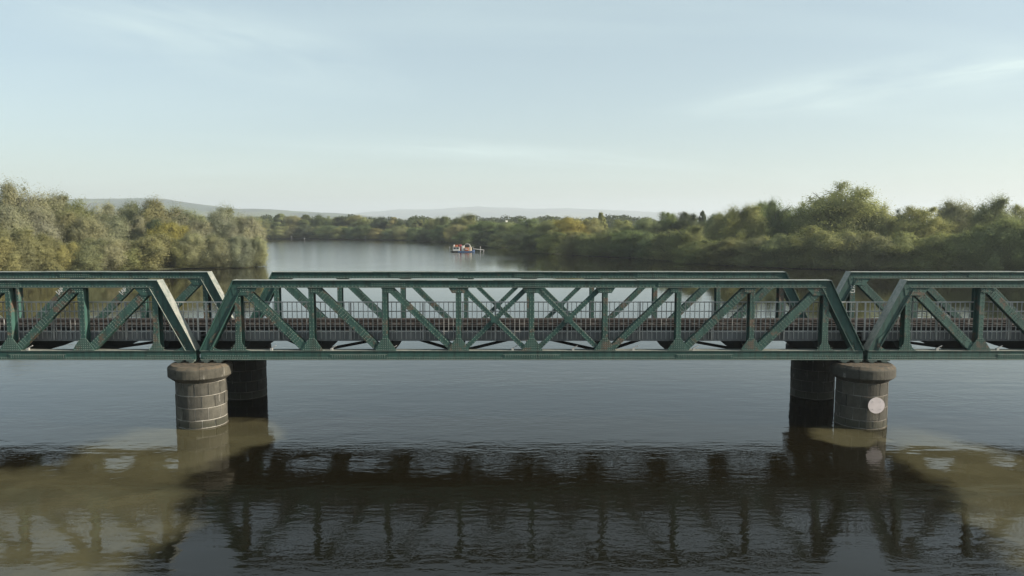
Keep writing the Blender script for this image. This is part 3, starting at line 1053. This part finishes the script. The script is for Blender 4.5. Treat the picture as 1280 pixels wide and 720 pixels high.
def crown_mesh(name, seed, kind, nlump, per, leaf, asp=1.6):
    """crown in a unit box: width 1, height 1, base at z=0"""
    g = np.random.default_rng(seed)

    def radius(h):
        if kind == 'willow': return np.interp(h, [0, 0.12, 0.4, 0.7, 0.88, 1.0], [0.34, 0.44, 0.48, 0.38, 0.20, 0.02])
        if kind == 'round': return np.interp(h, [0, 0.12, 0.3, 0.6, 0.85, 1.0], [0.24, 0.36, 0.47, 0.44, 0.24, 0.02])
        if kind == 'upright': return np.interp(h, [0, 0.15, 0.4, 0.7, 1.0], [0.24, 0.44, 0.46, 0.26, 0.01])
        return np.interp(h, [0, 0.1, 0.4, 0.75, 1.0], [0.42, 0.48, 0.48, 0.36, 0.10])    # bush
    h = g.uniform(0.03, 0.95, nlump) ** 0.92
    ang = g.uniform(0, 2 * np.pi, nlump)
    # lopsided outline
    lob = 1 + 0.16 * np.sin(ang * 2 + seed) + 0.10 * np.sin(ang * 3 + 2.1 * seed) + 0.07 * np.sin(h * 9 + seed)
    h = h * (1 + 0.05 * np.sin(ang * 2 + 1.7 * seed))
    h = np.minimum(h, 0.94)
    rr = radius(h) * lob * np.sqrt(g.uniform(0.12, 1.0, nlump)) * 0.86
    lc = np.stack([rr * np.cos(ang), rr * np.sin(ang), h], 1)
    if kind != 'upright':
        # several leaders, each carrying its own uneven head of foliage
        nl = {'willow': 8, 'round': 6, 'bush': 9}[kind]
        la = np.arange(nl) * 2.399 + g.uniform(0, 6.28) + g.uniform(-0.5, 0.5, nl)
        lrad = np.sqrt((np.arange(nl) + 0.3) / nl) * g.uniform(0.26, 0.36)
        ltop = g.uniform(0.74, 1.0, nl) - 0.20 * (lrad / 0.33) ** 2
        ltop[0] = 0.94
        own = g.integers(0, nl, nlump)
        u = g.uniform(0.02, 1.0, nlump) ** 0.85
        h = u * ltop[own] * 0.95
        ax_r = lrad[own] * (0.55 + 0.45 * u)
        sg = {'willow': 0.125, 'round': 0.135, 'bush': 0.115}[kind] * (1.05 - 0.72 * u ** 2.5)
        if kind == 'round': sg = sg * np.interp(u, [0, 0.25, 0.5], [0.7, 0.9, 1.1])
        lc = np.stack([ax_r * np.cos(la[own]) + g.normal(size=nlump) * sg, ax_r * np.sin(la[own]) + g.normal(size=nlump) * sg, h], 1)
        ang = np.arctan2(lc[:, 1], lc[:, 0])
        h = np.clip(lc[:, 2], 0, 1)
    lr = g.uniform(0.085, 0.19, nlump) * (1.05 - 0.55 * h ** 2) * (0.55 if kind == 'upright' else 1.0)
    ltint = g.uniform(0, 1, nlump)
    idx = np.repeat(np.arange(nlump), per)
    n = len(idx)
    dirv = g.normal(size=(n, 3)); dirv /= np.linalg.norm(dirv, axis=1)[:, None]
    dirv[:, 2] = dirv[:, 2] * 0.9 + 0.12
    rad = lr[idx] * g.uniform(0.1, 1.0, n) ** 0.42 * (1 + 0.35 * (g.uniform(0, 1, n) > 0.93))
    if kind == 'willow':
        st = np.array([0.85, 0.85, 1.35])
    elif kind == 'bush':
        st = np.array([1.0, 1.0, 1.0])
    else:
        st = np.array([1.1, 1.1, 0.8])
    gv = g.normal(size=(n, 3)) * st
    pos = lc[idx] + gv * (lr[idx] * 0.52)[:, None]
    dirv = gv / (np.linalg.norm(gv, axis=1)[:, None] + 1e-6)
    out_r = np.hypot(pos[:, 0], pos[:, 1])
    k_ = np.minimum(1.0, 0.56 / np.maximum(out_r, 1e-6))
    pos[:, 0] *= k_; pos[:, 1] *= k_
    pos[:, 2] = np.abs(pos[:, 2])
    # sprays of twigs that break the outline
    ns_, nl_ = (420, 70) if kind == 'willow' else (280, 60)
    si = g.integers(0, nlump, ns_)
    sd_ = np.stack([np.cos(ang[si]), np.sin(ang[si]), np.full(ns_, 1.0 if kind == 'willow' else 0.8)], 1) + g.normal(size=(ns_, 3)) * 0.45
    sd_ /= np.linalg.norm(sd_, axis=1)[:, None]
    sl = lr[si] * g.uniform(0.8, 1.35, ns_) + 0.02
    tt = g.uniform(0.35, 1.0, (ns_, nl_))
    sp_ = lc[si][:, None, :] + sd_[:, None, :] * (tt * sl[:, None])[:, :, None] + g.normal(size=(ns_, nl_, 3)) * 0.009
    sp_[:, :, 2] -= 0.05 * tt ** 2 * (sl[:, None] / 0.2)
    pos = np.concatenate([pos, sp_.reshape(-1, 3)])
    idx = np.concatenate([idx, np.repeat(si, nl_)])
    dirv = np.concatenate([dirv, np.repeat(sd_, nl_, axis=0)])
    n = len(pos)
    pos[:, 2] = np.abs(pos[:, 2])
    pos[:, 2] /= np.percentile(pos[:, 2], 99.9)
    cd = (pos - np.array([0, 0, 0.35])) / np.array([0.5, 0.5, 0.65])
    cd /= np.linalg.norm(cd, axis=1)[:, None] + 1e-6
    nrm = cd * 0.70 + dirv * 0.45 + g.normal(size=(n, 3)) * 0.26
    nrm /= np.linalg.norm(nrm, axis=1)[:, None]
    if kind == 'willow':      # long leaves hanging along upward-outward sprays
        ax = dirv * np.array([0.7, 0.7, 0.5]) + np.array([0, 0, 0.55]) + g.normal(size=(n, 3)) * 0.45
    else:
        ax = g.normal(size=(n, 3))
    t = ax - (ax * nrm).sum(1)[:, None] * nrm
    t /= np.linalg.norm(t, axis=1)[:, None]
    s = np.cross(nrm, t)
    sz = leaf * g.uniform(0.55, 1.25, n)
    sz[-ns_ * nl_:] *= 0.8
    a = t * (sz * asp / 2)[:, None]
    bb = s * (sz / asp)[:, None]
    co = np.empty((n, 4, 3))
    co[:, 0] = pos - a
    co[:, 1] = pos - bb * 0.8
    co[:, 2] = pos + a
    co[:, 3] = pos + bb * 0.8
    co = co.reshape(-1, 3)
    co[:, 2] = np.maximum(co[:, 2], 0.0)
    me = quad_mesh(name, co, np.arange(n * 4).reshape(-1, 4), M['leaf'])
    at = me.attributes.new('tint', 'FLOAT', 'POINT')
    tint = np.clip(0.65 * ltint[idx] + 0.35 * g.uniform(0, 1, n), 0, 1)
    at.data.foreach_set('value', np.repeat(tint, 4).astype(np.float32))
    return me


def trunk_mesh(name, seed, slender=False):
    g = random.Random(seed)
    mb = MB()
    w = 0.030 if not slender else 0.02
    top = (g.uniform(-0.05, 0.05), g.uniform(-0.05, 0.05), 0.82)
    pts = [(0, 0, -0.03), (0.01, 0, 0.12), (0.02 * g.uniform(-1, 1), 0.02 * g.uniform(-1, 1), 0.35), (top[0] * 0.6, top[1] * 0.6, 0.6), top]
    mb.tube(pts, [w * 1.35, w, w * 0.75, w * 0.45, w * 0.15], 8)
    for i in range(7):
        t = 0.15 + 0.08 * i
        a = g.uniform(0, 6.28)
        ln = g.uniform(0.22, 0.38)
        p0 = (0.01, 0, t)
        p1 = (ln * 0.5 * math.cos(a), ln * 0.5 * math.sin(a), t + 0.10)
        p2 = (ln * math.cos(a), ln * math.sin(a), t + 0.26)
        mb.tube([p0, p1, p2], [w * 0.5, w * 0.32, w * 0.08], 6)
    return mb.mesh(name, M['bark'], True)


PROTO = {
    'willow': [crown_mesh('willow_crown', 11 + i, 'willow', 180, 620, 0.0112, 2.1) for i in range(3)],
    'round': [crown_mesh('round_crown', 31 + i, 'round', 140, 620, 0.0108, 1.5) for i in range(3)],
    'upright': [crown_mesh('upright_crown', 51 + i, 'upright', 110, 330, 0.0190, 1.5) for i in range(2)],
    'bush': [crown_mesh('bush_crown', 71 + i, 'bush', 120, 520, 0.0148, 1.8) for i in range(3)],
}
TRUNKS = [trunk_mesh('trunk', 5 + i) for i in range(3)]

# base colours of the foliage (reflectance)
GREY = (0.262, 0.278, 0.204)
OLIVE = (0.222, 0.232, 0.130)
YEL = (0.262, 0.260, 0.134)
GOLD = (0.265, 0.252, 0.095)
GREEN = (0.150, 0.188, 0.098)
DARK = (0.078, 0.102, 0.064)
MID = (0.235, 0.262, 0.146)
CNAME = {GREY: 'grey-green', OLIVE: 'olive', YEL: 'yellowish', GOLD: 'golden autumn', GREEN: 'green', DARK: 'dark green', MID: 'mid green'}
KNAME = {'willow': ('willow_tree', 'feathery willow', 'tree'), 'round': ('broadleaf_tree', 'round-headed tree', 'tree'),
         'upright': ('pointed_tree', 'narrow pointed tree', 'tree'), 'bush': ('waterside_bush', 'low bush', 'bush')}
ORD = ['first', 'second', 'third', 'fourth', 'fifth', 'sixth', 'seventh', 'eighth', 'ninth', 'tenth', 'eleventh', 'twelfth', 'thirteenth',
       'fourteenth', 'fifteenth', 'sixteenth', 'seventeenth', 'eighteenth', 'nineteenth', 'twentieth']
ORD += ['twenty-' + o for o in ORD[:9]] + ['thirtieth'] + ['thirty-' + o for o in ORD[:9]] + ['fortieth'] + ['forty-' + o for o in ORD[:9]]


def plant(px, top, wpx, dist, kind, colour, label, group, rnd):
    x = (px - 640.0) / FPX * dist
    gz = float(ground_z(np.array([x]), np.array([float(dist)]))[0])
    gz = max(gz, -0.6)
    hgt = CAM_Z + (HORIZON - top) / FPX * dist - gz
    wid = wpx / FPX * dist * 1.14
    name, _, cat = KNAME[kind]
    root = empty(name, (x, dist, gz), rnd.uniform(0, 6.28))
    root.scale = (wid, wid, hgt)
    tag(root, label, cat, group)
    link('trunk', rnd.choice(TRUNKS), root)
    c = link('crown', rnd.choice(PROTO[kind]), root)
    j = lambda: rnd.uniform(0.86, 1.16)
    k = j()
    c.color = (colour[0] * k * rnd.uniform(0.95, 1.06), colour[1] * k, colour[2] * k * rnd.uniform(0.9, 1.12), 1)
    return root


def plant_row(rows, where, group, seed, dd=0.0):
    rnd = random.Random(seed)
    rows = sorted(rows, key=lambda r: r[0])
    i = 0
    for r in rows:
        px, top, w, d, kind, colr = r[:6]
        if len(r) > 6:
            lb = r[6]
        else:
            lb = '%s %s, %s from the left %s' % (CNAME[colr], KNAME[kind][1], ORD[i], where)
        i += 1
        if dd:      # stand right at the water's edge
            t = np.arange(d - 26.0, d + 20.0, 0.25)
            sdv = shore_distance((px - 640.0) / FPX * t, t)
            hit = np.where((sdv[1:] > 0.4) & (sdv[:-1] <= 0.4))[0]
            if len(hit): d = float(t[hit[0]]) + 0.3 + dd
            else: d -= 2.0
        plant(px, top, w, d, kind, colr, lb, group, rnd)


plant_row([(-32, 234, 90, 140, 'willow', GREY), (28, 227, 74, 140, 'willow', GREY, 'tallest grey-green willow at the far left of the left bank'),
           (68, 240, 56, 150, 'willow', GREY), (94, 245, 62, 152, 'round', MID), (128, 253, 62, 152, 'willow', GREY), (166, 252, 62, 155, 'willow', GREY),
           (204, 248, 72, 152, 'willow', OLIVE), (243, 262, 54, 155, 'willow', GREY), (281, 257, 66, 150, 'willow', GREY, 'tall grey-green willow near the right tip of the left bank'),
           (311, 269, 46, 147, 'willow', GREY)], 'in the back row of the left bank', 'back row of trees on the left bank', 1)
plant_row([(-20, 262, 70, 126, 'willow', OLIVE), (12, 256, 60, 129, 'willow', GREY), (50, 258, 64, 133, 'willow', GREY), (84, 262, 56, 138, 'willow', OLIVE), (112, 270, 50, 137, 'willow', GREY),
           (140, 268, 56, 142, 'willow', GREY), (172, 270, 50, 145, 'willow', GREY), (222, 268, 44, 146, 'willow', GREY), (252, 274, 52, 147, 'willow', GREY),
           (298, 281, 52, 145, 'willow', GREY), (196, 273, 24, 142, 'round', DARK, 'small dark green tree beside the yellow-green tree, left bank'),
           (211, 277, 48, 141, 'round', GOLD, 'yellow-green autumn tree glowing among grey willows, left bank')],
          'in the middle row of the left bank', 'middle row of trees on the left bank', 2)
plant_row([(-15, 288, 70, 118, 'willow', YEL), (22, 284, 66, 121, 'willow', YEL, 'big yellowish willow at the water, far left of the left bank'), (56, 292, 46, 124, 'bush', OLIVE),
           (80, 302, 42, 124, 'bush', YEL, 'bright yellow bush low on the left bank waterline'), (108, 298, 50, 128, 'bush', OLIVE), (136, 296, 54, 130, 'willow', GREY), (160, 302, 40, 132, 'bush', OLIVE),
           (187, 291, 66, 134, 'bush', OLIVE, 'wide olive bush in front of the yellow-green tree, left bank'), (226, 300, 40, 137, 'bush', OLIVE), (243, 290, 46, 139, 'willow', GREY), (270, 292, 48, 141, 'willow', GREY),
           (298, 294, 42, 142, 'willow', GREY), (320, 295, 32, 143, 'bush', GREY, 'grey-green bush at the very tip of the left bank')],
          'along the left bank waterline', 'waterside row on the left bank', 3, 0.7)

# right bank
plant_row([(880, 300, 60, 154, 'bush', MID), (910, 297, 60, 149, 'bush', OLIVE), (942, 295, 60, 147, 'bush', MID), (975, 293, 60, 144, 'bush', MID),
           (1018, 283, 66, 143, 'bush', OLIVE, 'bushy olive mound in front of the tallest right bank tree'), (1055, 289, 56, 139, 'bush', MID), (1090, 290, 64, 136, 'bush', OLIVE),
           (1128, 290, 62, 134, 'bush', MID), (1165, 291, 62, 132, 'bush', OLIVE), (1204, 291, 60, 129, 'bush', MID), (1228, 280, 60, 130, 'willow', MID), (1262, 270, 66, 127, 'willow', MID),
           (1300, 268, 60, 124, 'willow', MID)], 'along the right bank waterline', 'waterside scrub on the right bank', 4, 0.7)
plant_row([(1049, 230, 108, 160, 'round', MID, 'tallest tree on the right bank, broad dark crown against the sky'), (1012, 254, 52, 164, 'round', GREEN), (1092, 254, 54, 158, 'willow', MID),
           (1113, 262, 34, 180, 'round', DARK), (1148, 258, 74, 152, 'round', YEL, 'rounded yellow-green tree right of the tallest right bank tree'), (1190, 249, 56, 162, 'willow', GREY),
           (1238, 245, 66, 152, 'willow', MID), (1271, 256, 44, 158, 'round', OLIVE), (1305, 252, 60, 152, 'round', MID), (930, 255, 64, 160, 'willow', OLIVE, 'large grey-olive willow leaning over the right bank water'),
           (903, 267, 48, 168, 'willow', MID), (954, 252, 44, 190, 'round', GREEN), (970, 249, 44, 176, 'willow', GREEN), (990, 260, 34, 172, 'round', GREEN)],
          'in the tall row of the right bank', 'tall trees on the right bank', 5)
plant_row([(877, 264, 18, 236, 'upright', DARK, 'slim dark pointed tree left of the big right bank willow'), (895, 266, 34, 196, 'round', GREEN), (857, 265, 40, 205, 'round', DARK), (833, 265, 38, 210, 'round', GREEN),
           (807, 272, 40, 210, 'round', MID), (778, 275, 46, 216, 'round', OLIVE), (751, 266, 20, 240, 'upright', MID), (737, 273, 42, 218, 'round', YEL), (712, 271, 44, 214, 'round', GOLD, 'golden round tree in the middle of the receding right bank'),
           (686, 275, 42, 238, 'round', MID), (660, 273, 46, 258, 'round', GREEN), (634, 277, 40, 268, 'round', MID), (606, 276, 42, 290, 'round', GREEN)],
          'in receding right bank back row', 'back row on the receding right bank', 6)
plant_row([(862, 281, 54, 176, 'willow', OLIVE), (838, 288, 56, 182, 'bush', MID), (812, 290, 50, 182, 'bush', GREEN), (788, 287, 50, 186, 'round', GREEN), (762, 286, 50, 194, 'willow', MID), (738, 291, 42, 197, 'bush', MID),
           (716, 289, 40, 203, 'willow', OLIVE), (692, 290, 42, 210, 'bush', GREEN), (670, 291, 40, 222, 'bush', DARK), (648, 289, 40, 234, 'round', DARK), (626, 289, 38, 250, 'bush', GREEN), (606, 288, 38, 266, 'bush', DARK),
           (586, 287, 36, 280, 'bush', GREEN)], 'along receding right bank water', 'waterside row on the receding right bank', 7, 0.7)

# far bank across the bend
rnd = random.Random(21)
back, front = [], []
x = 318.0
cols = [GREEN, MID, DARK, OLIVE, MID, GREEN, YEL, MID]
tops = [(330, 272), (360, 269), (375, 267), (395, 268), (425, 269), (450, 269), (472, 270), (490, 272), (515, 273), (545, 271), (560, 272), (600, 274)]
while x < 610:
    d = float(np.interp(x, [318, 420, 500, 560, 620], [398, 392, 372, 340, 285]))
    t = float(np.interp(x, [p[0] for p in tops], [p[1] for p in tops])) + rnd.uniform(-2.5, 2.5)
    back.append((x, t, rnd.uniform(24, 34), d, rnd.choice(['round', 'round', 'willow', 'upright']), rnd.choice(cols)))
    x += rnd.uniform(13, 18)
x = 322.0
while x < 580:
    d = float(np.interp(x, [318, 400, 500, 560, 620], [380, 377, 353, 320, 262]))
    front.append((x, rnd.uniform(280, 286), rnd.uniform(24, 34), d, rnd.choice(['round', 'willow', 'bush']), rnd.choice(cols)))
    x += rnd.uniform(13, 18)
back.append((581, 267, 46, 312, 'willow', MID, 'broad pale tree behind the work boat on the far bank'))
plant_row(back, 'in far bend back row', 'back row of trees across the far bend', 8)
plant_row(front, 'along far bend water', 'waterside row across the far bend', 9, 1.2)

# a distant wood behind everything, one mass
far = []
g = np.random.default_rng(3)
proto_me = [PROTO['round'][0], PROTO['round'][1]]


def wood(name, n, x0, x1, y0, y1, colr, hmin, hmax):
    cos, tints = [], []
    for i in range(n):
        x = g.uniform(x0, x1); y = g.uniform(y0, y1)
        hh = g.uniform(hmin, hmax); ww = hh * g.uniform(0.9, 1.5)
        m_ = 420
        dv = g.normal(size=(m_, 3)); dv /= np.linalg.norm(dv, axis=1)[:, None]
        p = dv * g.uniform(0.75, 1.0, (m_, 1)) * np.array([ww / 2, ww / 2, hh / 2]) + np.array([x, y, hh / 2 + 1.0])
        nn = dv + g.normal(size=(m_, 3)) * 0.4
        nn /= np.linalg.norm(nn, axis=1)[:, None]
        t = np.cross(nn, g.normal(size=(m_, 3))); t /= np.linalg.norm(t, axis=1)[:, None]
        s = np.cross(nn, t)
        sz = g.uniform(0.35, 0.8, (m_, 1))
        q = np.stack([p - t * sz, p - s * sz, p + t * sz, p + s * sz], 1)
        cos.append(q.reshape(-1, 3)); tints.append(np.repeat(np.clip(g.uniform(0, 1) * 0.5 + g.uniform(0, 0.5, m_), 0, 1), 4))
    co = np.concatenate(cos)
    me = quad_mesh(name, co, np.arange(len(co)).reshape(-1, 4), M['leaf'])
    a = me.attributes.new('tint', 'FLOAT', 'POINT')
    a.data.foreach_set('value', np.concatenate(tints).astype(np.float32))
    o = link(name, me)
    o.color = (*colr, 1)
    return tag(o, 'distant hazy woodland behind the river banks', 'woodland', kind='stuff')


wood('distant_woodland', 420, -420, 520, 470, 760, (0.055, 0.07, 0.028), 8, 13)

# ------------------------------------------------------------------ houses among the far trees
M['render_white'] = mat_noise('white_render', (0.62, 0.61, 0.58), (0.78, 0.77, 0.74), 1.0, 0.85, bmp=0)
M['slate'] = mat_noise('slate_roof', (0.05, 0.05, 0.055), (0.11, 0.11, 0.115), 3.0, 0.7)
M['glass'] = mat_noise('dark_window', (0.02, 0.025, 0.03), (0.04, 0.045, 0.05), 1.0, 0.1, bmp=0)


def house(px, dist, top, w, rz, label):
    x = (px - 640) / FPX * dist
    gz = float(ground_z(np.array([x]), np.array([float(dist)]))[0])
    H = CAM_Z + (HORIZON - top) / FPX * dist - gz
    root = empty('house', (x, dist, gz), rz)
    tag(root, label, 'house', 'white houses among the far trees')
    e = H - 2.3
    d = 4.5
    MB().add([(-w / 2, -d, -0.3), (w / 2, -d, -0.3), (w / 2, -d, e), (0, -d, H - 0.12), (-w / 2, -d, e),
              (-w / 2, d, -0.3), (w / 2, d, -0.3), (w / 2, d, e), (0, d, H - 0.12), (-w / 2, d, e)],
             [(0, 1, 2, 3, 4), (9, 8, 7, 6, 5), (1, 6, 7, 2), (0, 4, 9, 5), (2, 7, 8, 3), (3, 8, 9, 4), (0, 5, 6, 1)]).build('wall', M['render_white'], root)
    rf = MB()
    rf.bar((-w / 2 - 0.3, 0, e - 0.2), (0, 0, H), 2 * d + 0.5, 0.12)
    rf.bar((w / 2 + 0.3, 0, e - 0.2), (0.0, 0, H + 0.004), 2 * d + 0.5, 0.12)
    r_ = rf.build('roof', M['slate'], root)
    MB().box(-0.4, 0.4, d - 1.2, d - 0.4, H - 0.5, H + 0.9).build('chimney', M['render_white'], r_)
    for (wx, wz) in ((-w * 0.22, e - 1.4), (w * 0.22, e - 1.4), (-w * 0.22, e - 4.0), (w * 0.22, e - 4.0)):
        f = MB().box(wx - 0.5, wx + 0.5, -d - 0.04, -d + 0.02, wz - 0.6, wz + 0.6).build('window', M['render_white'], root)
        MB().box(wx - 0.42, wx + 0.42, -d - 0.05, -d - 0.03, wz - 0.52, wz + 0.52).build('pane', M['glass'], f)
    return root


house(636, 285, 278.5, 7.0, 0.25, 'white gabled house peeping over trees behind the work boat')
house(693, 262, 279.5, 7.0, 0.15, 'white gabled house peeping out left of the golden tree')

# ------------------------------------------------------------------ work boat on the river
BD = 211.0
bx = (581 - 640) / FPX * BD
boat = empty('work_boat', (bx, BD, 0), R(-4))
boat.scale = (1.06, 1.0, 0.82)
tag(boat, 'small blue and white work pontoon with orange machinery moored on the river', 'boat')


def flat(name, col, rough=0.5):
    m, nd, lk, b = newmat(name)
    n_ = noise(nd, lk, 2.5, 5, 0.6)
    lk.new(ramp(nd, lk, n_.outputs['Fac'], [(0.3, tuple(c * 0.75 for c in col)), (0.7, col)]).outputs[0], b.inputs['Base Color'])
    b.inputs['Roughness'].default_value = rough
    return m


M['blue'] = flat('blue_hull_paint', (0.05, 0.11, 0.24))
M['bwhite'] = flat('boat_white', (0.72, 0.70, 0.66))
M['orange'] = flat('orange_paint', (0.55, 0.16, 0.06))
M['red'] = flat('red_paint', (0.35, 0.06, 0.06))
M['black'] = flat('black_rubber', (0.03, 0.03, 0.03), 0.7)
M['cream'] = flat('cream_paint', (0.62, 0.50, 0.38))


def hull(x0, x1, w, z0, z1):
    r = 0.35
    pts = [(x0 + r, z0), (x1 - r * 1.3, z0), (x1, z1 - 0.12), (x1, z1), (x0, z1), (x0, z0 + r)]
    return MB().prism_xz(pts, -w / 2, w / 2)


for yy in (-1.0, 1.0):
    hull(-1.7, 2.5, 0.8, -0.3, 0.34).build('hull_float', M['blue'], boat, (0, yy, 0), bevel=0.06)
hull(-3.6, -1.6, 2.4, -0.25, 0.30).build('hull_float', M['black'], boat, bevel=0.06)
MB().box(-3.5, 2.3, -1.35, 1.35, 0.342, 0.40).build('deck', M['black'], boat)
cab = MB().box(-3.1, -1.3, -0.9, 0.9, 0.40, 1.75).build('cabin', M['bwhite'], boat, bevel=0.05)
MB().box(-2.9, -2.3, -0.93, -0.88, 1.1, 1.6).build('window', M['glass'], cab)
MB().box(-2.1, -1.5, -0.93, -0.88, 1.1, 1.6).build('window', M['glass'], cab)
MB().box(-3.2, -1.2, -1.0, 1.0, 1.75, 1.83).build('roof', M['cream'], cab)
MB().box(-3.0, -2.75, -0.6, 0.6, 1.83, 2.5).build('funnel', M['bwhite'], boat, bevel=0.05)
MB().box(-2.5, -1.9, -0.5, 0.5, 1.83, 2.45).build('engine_box', M['orange'], boat, bevel=0.05)
MB().box(-1.6, -0.9, -0.5, 0.5, 0.40, 2.55).build('life_raft_locker', M['red'], boat, bevel=0.08)
MB().box(-0.75, -0.2, -0.8, 0.6, 0.40, 2.15).build('winch_housing', M['bwhite'], boat, bevel=0.05)
MB().box(0.1, 1.1, -0.9, 0.7, 0.40, 1.55).build('pump_unit', M['orange'], boat, bevel=0.08)
MB().box(0.2, 0.9, -1.0, -0.9, 0.9, 1.2).build('pump_cover', M['bwhite'], boat)
MB().box(1.15, 1.75, -0.8, 0.7, 0.40, 1.75).build('control_locker', M['cream'], boat, bevel=0.05)
arch = [(0.0, -0.5, 0.40), (-0.05, -0.5, 2.3), (0.25, -0.5, 2.78), (0.8, -0.5, 2.86), (1.35, -0.5, 2.7), (1.55, -0.5, 2.2), (1.55, -0.5, 0.40)]
MB().tube(arch, 0.07, 8).build('roll_frame', M['bwhite'], boat)
MB().box(0.15, 1.4, -0.42, 0.5, 1.8, 2.5).build('engine_cowl', M['black'], boat, bevel=0.15)
MB().tube([(1.75, -0.8, 1.75), (2.6, -0.8, 1.75)], 0.06, 6).build('handrail', M['bwhite'], boat)
for xx in (1.95, 2.25):
    MB().tube([(xx, 0.9, 0.05), (xx, 0.9, 0.72)], 0.32, 12).build('drum', M['blue'], boat)
MB().tube([(2.3, -0.6, 1.15), (4.6, -0.6, 0.85), (5.0, -0.6, 0.8), (5.22, -0.6, 0.6), (5.22, -0.6, 0.25), (4.95, -0.6, 0.1)], 0.09, 8).build('discharge_pipe', M['bwhite'], boat)
MB().tube([(-4.0, -0.5, -1.2), (-4.0, -0.5, 1.9)], 0.07, 8).build('mooring_spud', M['galv'], boat)
MB().bar((-4.05, -0.5, 0.5), (-3.4, -0.5, 0.5), 0.2, 0.1).build('spud_bracket', M['galv'], boat)
MB().tube([(4.25, -0.6, -1.2), (4.25, -0.6, 2.0)], 0.08, 8).build('mooring_spud', M['galv'], boat)

# marker posts on the far reach
for (px, d, h_, lb) in ((365, 362, 1.3, 'thin pale marker post standing in far water, leftmost of three'),
                        (381, 335, 1.0, 'thin pale marker post standing in far water, middle of three'),
                        (457, 352, 1.3, 'thin pale marker post standing in far water, rightmost of three')):
    x = (px - 640) / FPX * d
    r_ = empty('marker_post', (x, d, 0))
    tag(r_, lb, 'post', 'pale marker posts')
    MB().tube([(0, 0, -2.0), (0, 0, h_)], [0.10, 0.09], 8).build('pole', M['fascia'], r_)
    MB().lathe([(0.12, h_ - 0.02), (0.18, h_ + 0.1), (0.06, h_ + 0.25)], 10).build('top_mark', M['galv'], r_)

# ------------------------------------------------------------------ air
mhz = bpy.data.materials.new('haze_air')
mhz.use_nodes = True
nt = mhz.node_tree
nt.nodes.clear()
o_ = nt.nodes.new('ShaderNodeOutputMaterial')
pv = nt.nodes.new('ShaderNodeVolumePrincipled')
pv.inputs['Color'].default_value = (0.84, 0.92, 1.0, 1)
pv.inputs['Density'].default_value = 0.00023
pv.inputs['Anisotropy'].default_value = 0.15
nt.links.new(pv.outputs[0], o_.inputs['Volume'])
hz = MB().box(-9900, 9900, -1600, 9900, -5.0, 175.0).build('haze', mhz)
hz.display_type = 'WIRE'
tag(hz, 'pale even haze in the air over river and hills', 'haze', kind='stuff')
